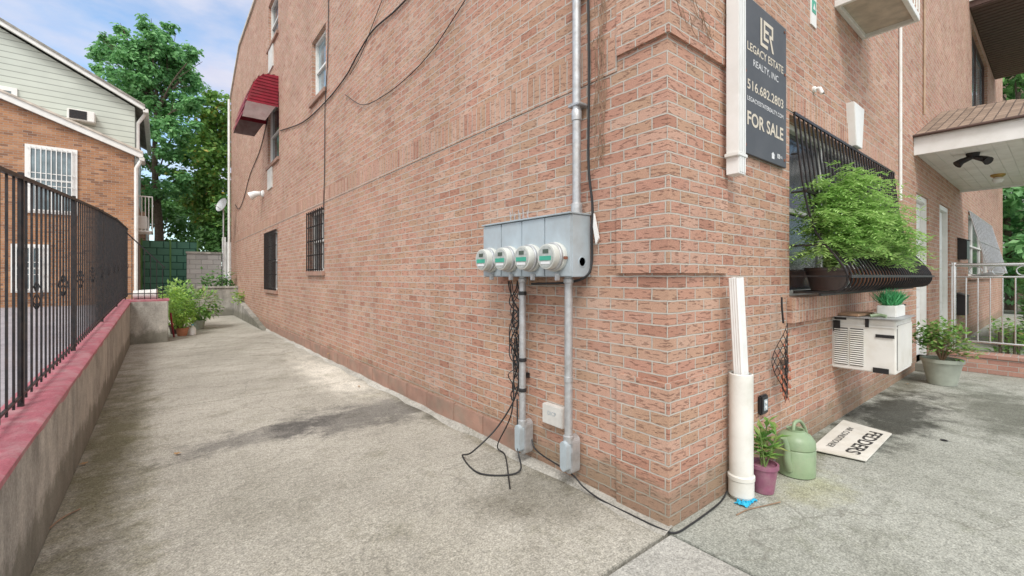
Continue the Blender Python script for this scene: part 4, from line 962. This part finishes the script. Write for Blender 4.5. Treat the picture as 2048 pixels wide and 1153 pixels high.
# ---- neighbour house
Hy = 19.5; hx = -3.1
H = thing('neighbour_house', 'two storey neighbour house of orange brown brick below and pale siding above', 'house', (-8, 22, .5))
def sl(x, x_, z_, s): return z_ + (x_-x)*s
pk = -7.6
MB().prism([(-13, Hy, .4), (hx, Hy, .4), (hx, Hy, 5.85), (pk, Hy, sl(pk, hx, 5.85, .39)), (-13, Hy, sl(pk, hx, 5.85, .39)-2)], (0, .5, 0)).build('brick_front', 'brick_n', H)
MB().box((hx-.3, Hy+.5, .4), (hx, 27, 4.6)).build('brick_side', 'brick_n', H)
mb = MB(); mb.prism([(-13, Hy+.5, 4.6), (hx, Hy+.5, 4.6), (hx, Hy+.5, 7.75), (-8.2, Hy+.5, sl(-8.2, hx, 7.75, .54)), (-13, Hy+.5, sl(-8.2, hx, 7.75, .54)-2.6)], (0, 7, 0)); mb.build('siding_wall', 'siding', H)
def rake(name, x0, z0, x1, z1, y, d, t, m): 
    return MB().prism([(x0, y, z0), (x1, y, z1), (x1, y, z1+t), (x0, y, z0+t)], (0, d, 0)).build(name, m, H)
rake('lower_rake', hx+.25, 5.85-.1, pk, sl(pk, hx, 5.85, .39), Hy-.18, .12, .2, 'white')
rake('lower_roof', hx+.25, 5.85+.1, pk, sl(pk, hx, 5.85, .39)+.2, Hy-.22, .75, .07, 'stone')
rake('upper_rake', hx+.3, 7.62, -8.2, sl(-8.2, hx, 7.78, .54), Hy+.2, .12, .14, 'white')
rake('upper_roof', hx+.3, 7.76, -8.2, sl(-8.2, hx, 7.78, .54)+.14, Hy+.16, 7.6, .07, 'conc_d')
MB().box((hx+.24, Hy+.2, 7.55), (hx+.4, 27.2, 7.7)).build('gutter', 'white', H, bevel=.02)
MB().box((hx+.15, Hy-.2, 5.66), (hx+.3, Hy+.6, 5.8)).build('gutter', 'white', H, bevel=.02)
MB().tube([(hx+.2, Hy-.1, 5.7), (hx+.06, Hy-.1, 5.4), (hx+.06, Hy-.1, .8)], .06, 8).build('downspout', 'white', H, smooth=True)
MB().tube([(hx+.3, Hy+.6, 7.6), (hx+.08, Hy+.62, 7.2), (hx+.08, Hy+.62, 5.9)], .06, 8).build('downspout', 'white', H, smooth=True)
def hwin(px0, py0, px1, py1, y, bars=False, gm='glass_l'):
    a = ony(px0, py0, y); b = ony(px1, py1, y); x0, x1, z1, z0 = a.x, b.x, a.z, b.z
    t = .13
    w_ = MB().box((x0, y-.06, z0), (x0+t, y, z1)).box((x1-t, y-.06, z0), (x1, y, z1)).box((x0+t, y-.06, z1-t), (x1-t, y, z1)).box((x0+t, y-.06, z0), (x1-t, y, z0+t)).box((x0+t, y-.05, (z0+z1)/2-.03), (x1-t, y-.02, (z0+z1)/2+.03)).build('window', 'whitec', H)
    MB().box((x0+t*.5, y-.03, z0+t*.5), (x1-t*.5, y-.01, z1-t*.5)).build('pane', gm, w_)
    if bars:
        m4 = MB(); k = 8
        for i in range(k+1): xx = lerp(x0+t, x1-t, i/k); m4.box((xx-.012, y-.14, z0+.05), (xx+.012, y-.115, z1-.05))
        for zz in (z0+.1, (z0+z1)/2-.2, (z0+z1)/2+.2, z1-.1): m4.box((x0+.05, y-.115, zz-.012), (x1-.05, y-.09, zz+.012))
        m4.build('bars', 'whitec', w_)
    return w_
hwin(50, 288, 155, 432, Hy, bars=True); hwin(-40, 165, 35, 208, Hy+.5, gm='glass_l')
hwin(22, 488, 98, 585, Hy, bars=True)
a = ony(137, 222, Hy+.5); b = ony(192, 252, Hy+.5)
ac = MB().box((a.x, Hy+.1, b.z), (b.x, Hy+.5, a.z)).build('wall_unit', 'acb', H, bevel=.02)
mb = MB(); 
for i in range(9): zz = lerp(b.z+.06, a.z-.06, i/8); mb.box((a.x+.06, Hy+.085, zz-.018), (b.x-.2, Hy+.1, zz+.018))
mb.build('louvres', 'iron', ac)
cg = MB(); z0, z1 = 3.2, 4.5
for i in range(6):
    y = 20.1+i*.3; cg.bar((hx, y, z0), (hx+.5, y, z0), .03); cg.bar((hx+.5, y, z0), (hx+.5, y, z1), .025)
for i in range(5): cg.bar((hx+.1*i, 20.1, z0), (hx+.1*i, 20.1, z1), .025)
cg.bar((hx+.5, 20.1, z1), (hx+.5, 21.6, z1), .04); cg.bar((hx, 20.1, z1), (hx+.5, 20.1, z1), .04); cg.bar((hx+.5, 20.1, z0), (hx+.5, 21.6, z0), .04); cg.bar((hx, 20.1, z0), (hx+.5, 20.1, z0), .04)
cg.build('window_cage', 'white', H)
MB().box((hx, 20.4, 3.3), (hx+.35, 21.2, 3.8)).build('side_unit', 'acb', H, bevel=.02)
for y in (21.0, 23.5): MB().box((hx, y, 5.9), (hx+.02, y+1, 7.0)).build('side_window', 'white', H)
H2 = thing('rear_house', 'grey brick house further back beside the alley', 'house', (-6, 34, .4))
MB().box((-10, 30, .2), (-3.0, 42, 6.6)).build('wall', 'brick_n', H2); MB().box((-10.2, 29.8, 6.6), (-2.8, 42.2, 6.85)).build('roof', 'stone', H2)
for y in (31, 34): MB().box((-3.0, y, 3), (-2.96, y+1.2, 4.4)).build('window', 'white', H2)

# ---- trees
def tree(name, label, x, y, h, tr, clumps, n, ls, m, group=None, lean=0.0, z0=0.0, trunk_top=.8):
    T = thing(name, label, 'tree', (x, y, z0), group)
    tp = [Vector((x, y, z0)), Vector((x+.1, y, z0+h*.25)), Vector((x-.08+lean*.5, y+.1, z0+h*.5)), Vector((x+lean, y, z0+h*trunk_top))]
    MB().tube(cat(tp, 5), tr, 12, tr*.25).build('trunk', 'bark', T, smooth=True)
    lb_ = MB()
    for (cx_, cy_, cz_, r) in clumps:
        s = Vector((x+lean*.4, y, z0+max(h*.25, min(cz_-z0-1.2, h*.7)))); e_ = Vector((cx_, cy_, cz_)); mid = (s+e_)/2+Vector((random.uniform(-.2, .2), random.uniform(-.2, .2), .2))
        lb_.tube(cat([s, mid, e_], 4), tr*.22, 6, .015)
        for k in range(3):
            e2 = e_+Vector((random.gauss(0, r*.5), random.gauss(0, r*.5), random.gauss(0, r*.4))); lb_.tube([mid, e2], .02, 5, .01)
    lb_.build('limbs', 'bark', T, smooth=True)
    cr = MB(); tot = sum(c[3]**2 for c in clumps)
    for (cx_, cy_, cz_, r) in clumps:
        subs = []
        for k in range(max(8, int(r*15))):
            u = Vector((random.gauss(0, 1), random.gauss(0, 1), random.gauss(0, 1))).normalized()*random.uniform(.2, 1.25)*r; subs.append((Vector((cx_, cy_, cz_))+Vector((u.x, u.y, u.z*.95)), r*random.uniform(.24, .48)))
        for k in range(int(n*r*r/tot)):
            c0, rr = random.choice(subs); u = Vector((random.gauss(0, 1), random.gauss(0, 1), random.gauss(0, 1))).normalized()*rr*random.uniform(.3, 1.35)
            q = c0+Vector((u.x, u.y, u.z*.75)); cr.leaf(q, u+Vector((random.gauss(0, .5), random.gauss(0, .5), -.3)), u.normalized()+Vector((random.gauss(0, .5), random.gauss(0, .5), .6)), ls*random.uniform(.7, 1.3), ls*.7)
    cr.build('crown', m, T, recalc=False)
    return T
tx, ty = -2.5, 28.2
def pc_(px, py, t): return CAM+ray(px, py)*t
cl = []
for (px, py, r) in ((300, 88, .95), (272, 120, .95), (335, 105, .9), (235, 98, .65), (215, 112, .6), (242, 155, .85), (295, 160, 1.0), (352, 150, .95), (383, 115, .5), (383, 150, .65), (258, 205, .85), (345, 205, .95), (380, 205, .65), (282, 255, .85), (355, 260, .85), (305, 215, .85), (365, 310, .7), (292, 52, .45), (335, 64, .45), (285, 315, .7), (350, 360, .75), (210, 75, .35), (245, 62, .4), (290, 385, .7), (330, 300, .5)):
    q = pc_(px, py, 23+random.uniform(-1.0, 1.0)); cl.append((q.x, q.y, q.z, r))
tree('maple_tree', 'tall green tree rising behind the neighbour house', tx, ty, 14.5, .26, cl, 18000, .225, 'leaf')
cl = []
for (px, py, r) in ((430, 215, .9), (450, 250, 1.2), (410, 260, 1.0), (395, 300, 1.1), (440, 310, 1.3), (400, 350, 1.1), (440, 370, 1.2), (415, 400, 1.1), (470, 300, 1.2), (385, 400, .9), (425, 440, 1.0), (455, 430, 1.0)):
    q = pc_(px, py, 25+random.uniform(-1, 1)); cl.append((q.x, q.y, q.z, r))
tree('flowering_tree', 'tree with yellowish orange flushed leaves close behind the brick building', .2, 29.5, 11, .2, cl, 12000, .24, 'leaf2')
for (px, t, top, w, lab) in ((325, 27, 420, 1.3, 'bushy tree low behind the green fence'), (385, 30, 395, 1.9, 'tree between the two tall trees low in the background'), (435, 24, 430, 1.3, 'green shrubby tree behind the block wall')):
    cl = []; b_ = pc_(px, 553, t)
    for k in range(9):
        q = pc_(px+random.uniform(-38, 38), random.uniform(top, 560), t+random.uniform(-1, 1)); cl.append((q.x, q.y, q.z, w*random.uniform(.55, .8)))
    tree('background_tree', lab, b_.x, b_.y, (553-top)/F*t+1.5, .12, cl, 4200, .26, 'leafd', 'low trees behind the alley')
weed2 = MB()
for k in range(260):
    q = Vector((random.uniform(-1.2, -.1), 18.95+random.gauss(0, .12), 1.05+abs(random.gauss(0, .28)))); weed2.leaf(q, Vector((random.gauss(0, 1), random.gauss(0, 1), .6)), Vector((0, 0, 1)), .16, .09)
o = tag(weed2.build('ground_plants', 'leafd', org=(-.6, 19, 1), recalc=False), 'low dark green plants behind the concrete planter wall', 'plants'); o['kind'] = 'stuff'
def hedge(name, label, x0, x1, y0, y1, z0, z1, n, ls, m):
    T = thing(name, label, 'shrub', ((x0+x1)/2, (y0+y1)/2, z0)); mb = MB(); sb = MB()
    for k in range(8): xx, yy_ = random.uniform(x0, x1), random.uniform(y0, y1); sb.tube([(xx, yy_, z0), (xx+random.uniform(-.2, .2), yy_, z1*.8)], .02, 5)
    sb.build('stems', 'bark', T)
    for k in range(n):
        q = Vector((random.uniform(x0, x1), random.uniform(y0, y1), z0+(z1-z0)*random.random()**.7+random.gauss(0, .05))); mb.leaf(q, Vector((random.gauss(0, 1), random.gauss(0, 1), .3)), Vector((0, 0, 1)), ls, ls*.55)
    mb.build('foliage', m, T, recalc=False)
hedge('hedge', 'green leafy hedge behind the steel railing', 11.0, 15.5, -2.8, -.9, 0, 1.8, 7500, .15, 'leafd')
hedge('low_shrub', 'low green shrub on the ground behind the railing near the doors', 9.2, 10.4, -1.2, -.6, 0, .65, 500, .1, 'leafs')
cl = [(26, 1.0, 5, 2.2), (27, -1.2, 4, 2.0), (27, 1, 7, 1.8), (26, -2, 6.0, 1.8), (28, 0, 3, 2), (25.5, -1, 2, 1.8)]
tree('street_tree', 'green tree beyond the far end of the front wall', 27, 0, 8, .2, cl, 7000, .3, 'leaf')
cl = [(33, 0, 14, 2.2), (34, 2, 13.2, 2), (33, -2.5, 14.5, 2), (33, -1, 12.5, 1.6)]
tree('street_tree', 'dark tree rising above the distant brown roof at the right edge', 33, 0, 14, .25, cl, 4000, .35, 'leafd')
H3 = thing('distant_house', 'distant brown roofed house beyond the front wall', 'house', (44, 0, 0))
MB().box((39, -5, 0), (48, 9, 11)).build('wall', 'siding', H3); MB().prism([(38.6, -5.5, 11), (38.6, 9.5, 11), (38.6, 2, 15.5)], (10, 0, 0)).build('roof', 'shingle', H3)
for y in (-1.5, 1.5): MB().box((38.95, y, 7), (39.02, y+1.5, 9)).build('window', 'glass_l', H3)

# ------------------------------------------------------------ light, sky, camera
sun_el, sun_az = 52, 222
sd = Vector((math.sin(R(sun_az))*math.cos(R(sun_el)), math.cos(R(sun_az))*math.cos(R(sun_el)), math.sin(R(sun_el))))
ld = bpy.data.lights.new('sun', 'SUN'); ld.energy = 2.3; ld.angle = R(18); ld.color = (1, .98, .95)
lo = bpy.data.objects.new('sun', ld); C.objects.link(lo); lo.rotation_euler = sd.to_track_quat('Z', 'Y').to_euler(); lo.location = (0, 0, 30)
w = bpy.data.worlds.new('World'); bpy.context.scene.world = w; w.use_nodes = True
nt = w.node_tree; bg = nt.nodes['Background']
sk = nt.nodes.new('ShaderNodeTexSky'); sk.sky_type = 'NISHITA'; sk.sun_disc = False; sk.sun_elevation = R(sun_el); sk.sun_rotation = R(sun_az)
tc = nt.nodes.new('ShaderNodeTexCoord'); mp = nd(nt, 'ShaderNodeMapping'); nt.links.new(tc.outputs['Generated'], mp.inputs[0]); mp.inputs['Scale'].default_value = (1.2, 1.2, 3.0); mp.inputs['Location'].default_value = (.3, .1, .35)
nz = noise(nt, mp.outputs[0], 2.4, 7, .55)
cf = ramp(nt, nz, [(.42, 0.15), (.60, 1.0)])
cc = mixc(nt, ramp(nt, noise(nt, mp.outputs[0], 3.5, 5), [(.35, 0.0), (.65, 1.0)]), (4.8, 5.0, 6.2), (6.2, 6.1, 6.6))
skb = mixc(nt, 1.0, sk.outputs[0], (1.5, 1.75, 1.8), 'MULTIPLY')
fin = mixc(nt, cf, skb, cc)
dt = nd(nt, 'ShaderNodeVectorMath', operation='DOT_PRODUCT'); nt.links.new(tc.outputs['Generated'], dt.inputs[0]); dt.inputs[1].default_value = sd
gl = ramp(nt, dt.outputs['Value'], [(.0, .0), (.9, 1.0)])  # added glow: sky brightened around the sun behind the camera to light the scene
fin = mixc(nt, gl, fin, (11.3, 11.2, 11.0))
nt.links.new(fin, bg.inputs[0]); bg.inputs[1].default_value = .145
cam = bpy.data.cameras.new('camera'); co = bpy.data.objects.new('camera', cam); C.objects.link(co)
co.location = CAM; co.rotation_euler = (R(90), 0, -R(38.6)); cam.sensor_width = 36; cam.lens = 36*F/2048; cam.shift_y = -23.5/2048
cam.clip_end = 600; cam.clip_start = .05
sc = bpy.context.scene; sc.camera = co
sc.view_settings.view_transform = 'Standard'; sc.view_settings.look = 'None'; sc.view_settings.exposure = 0
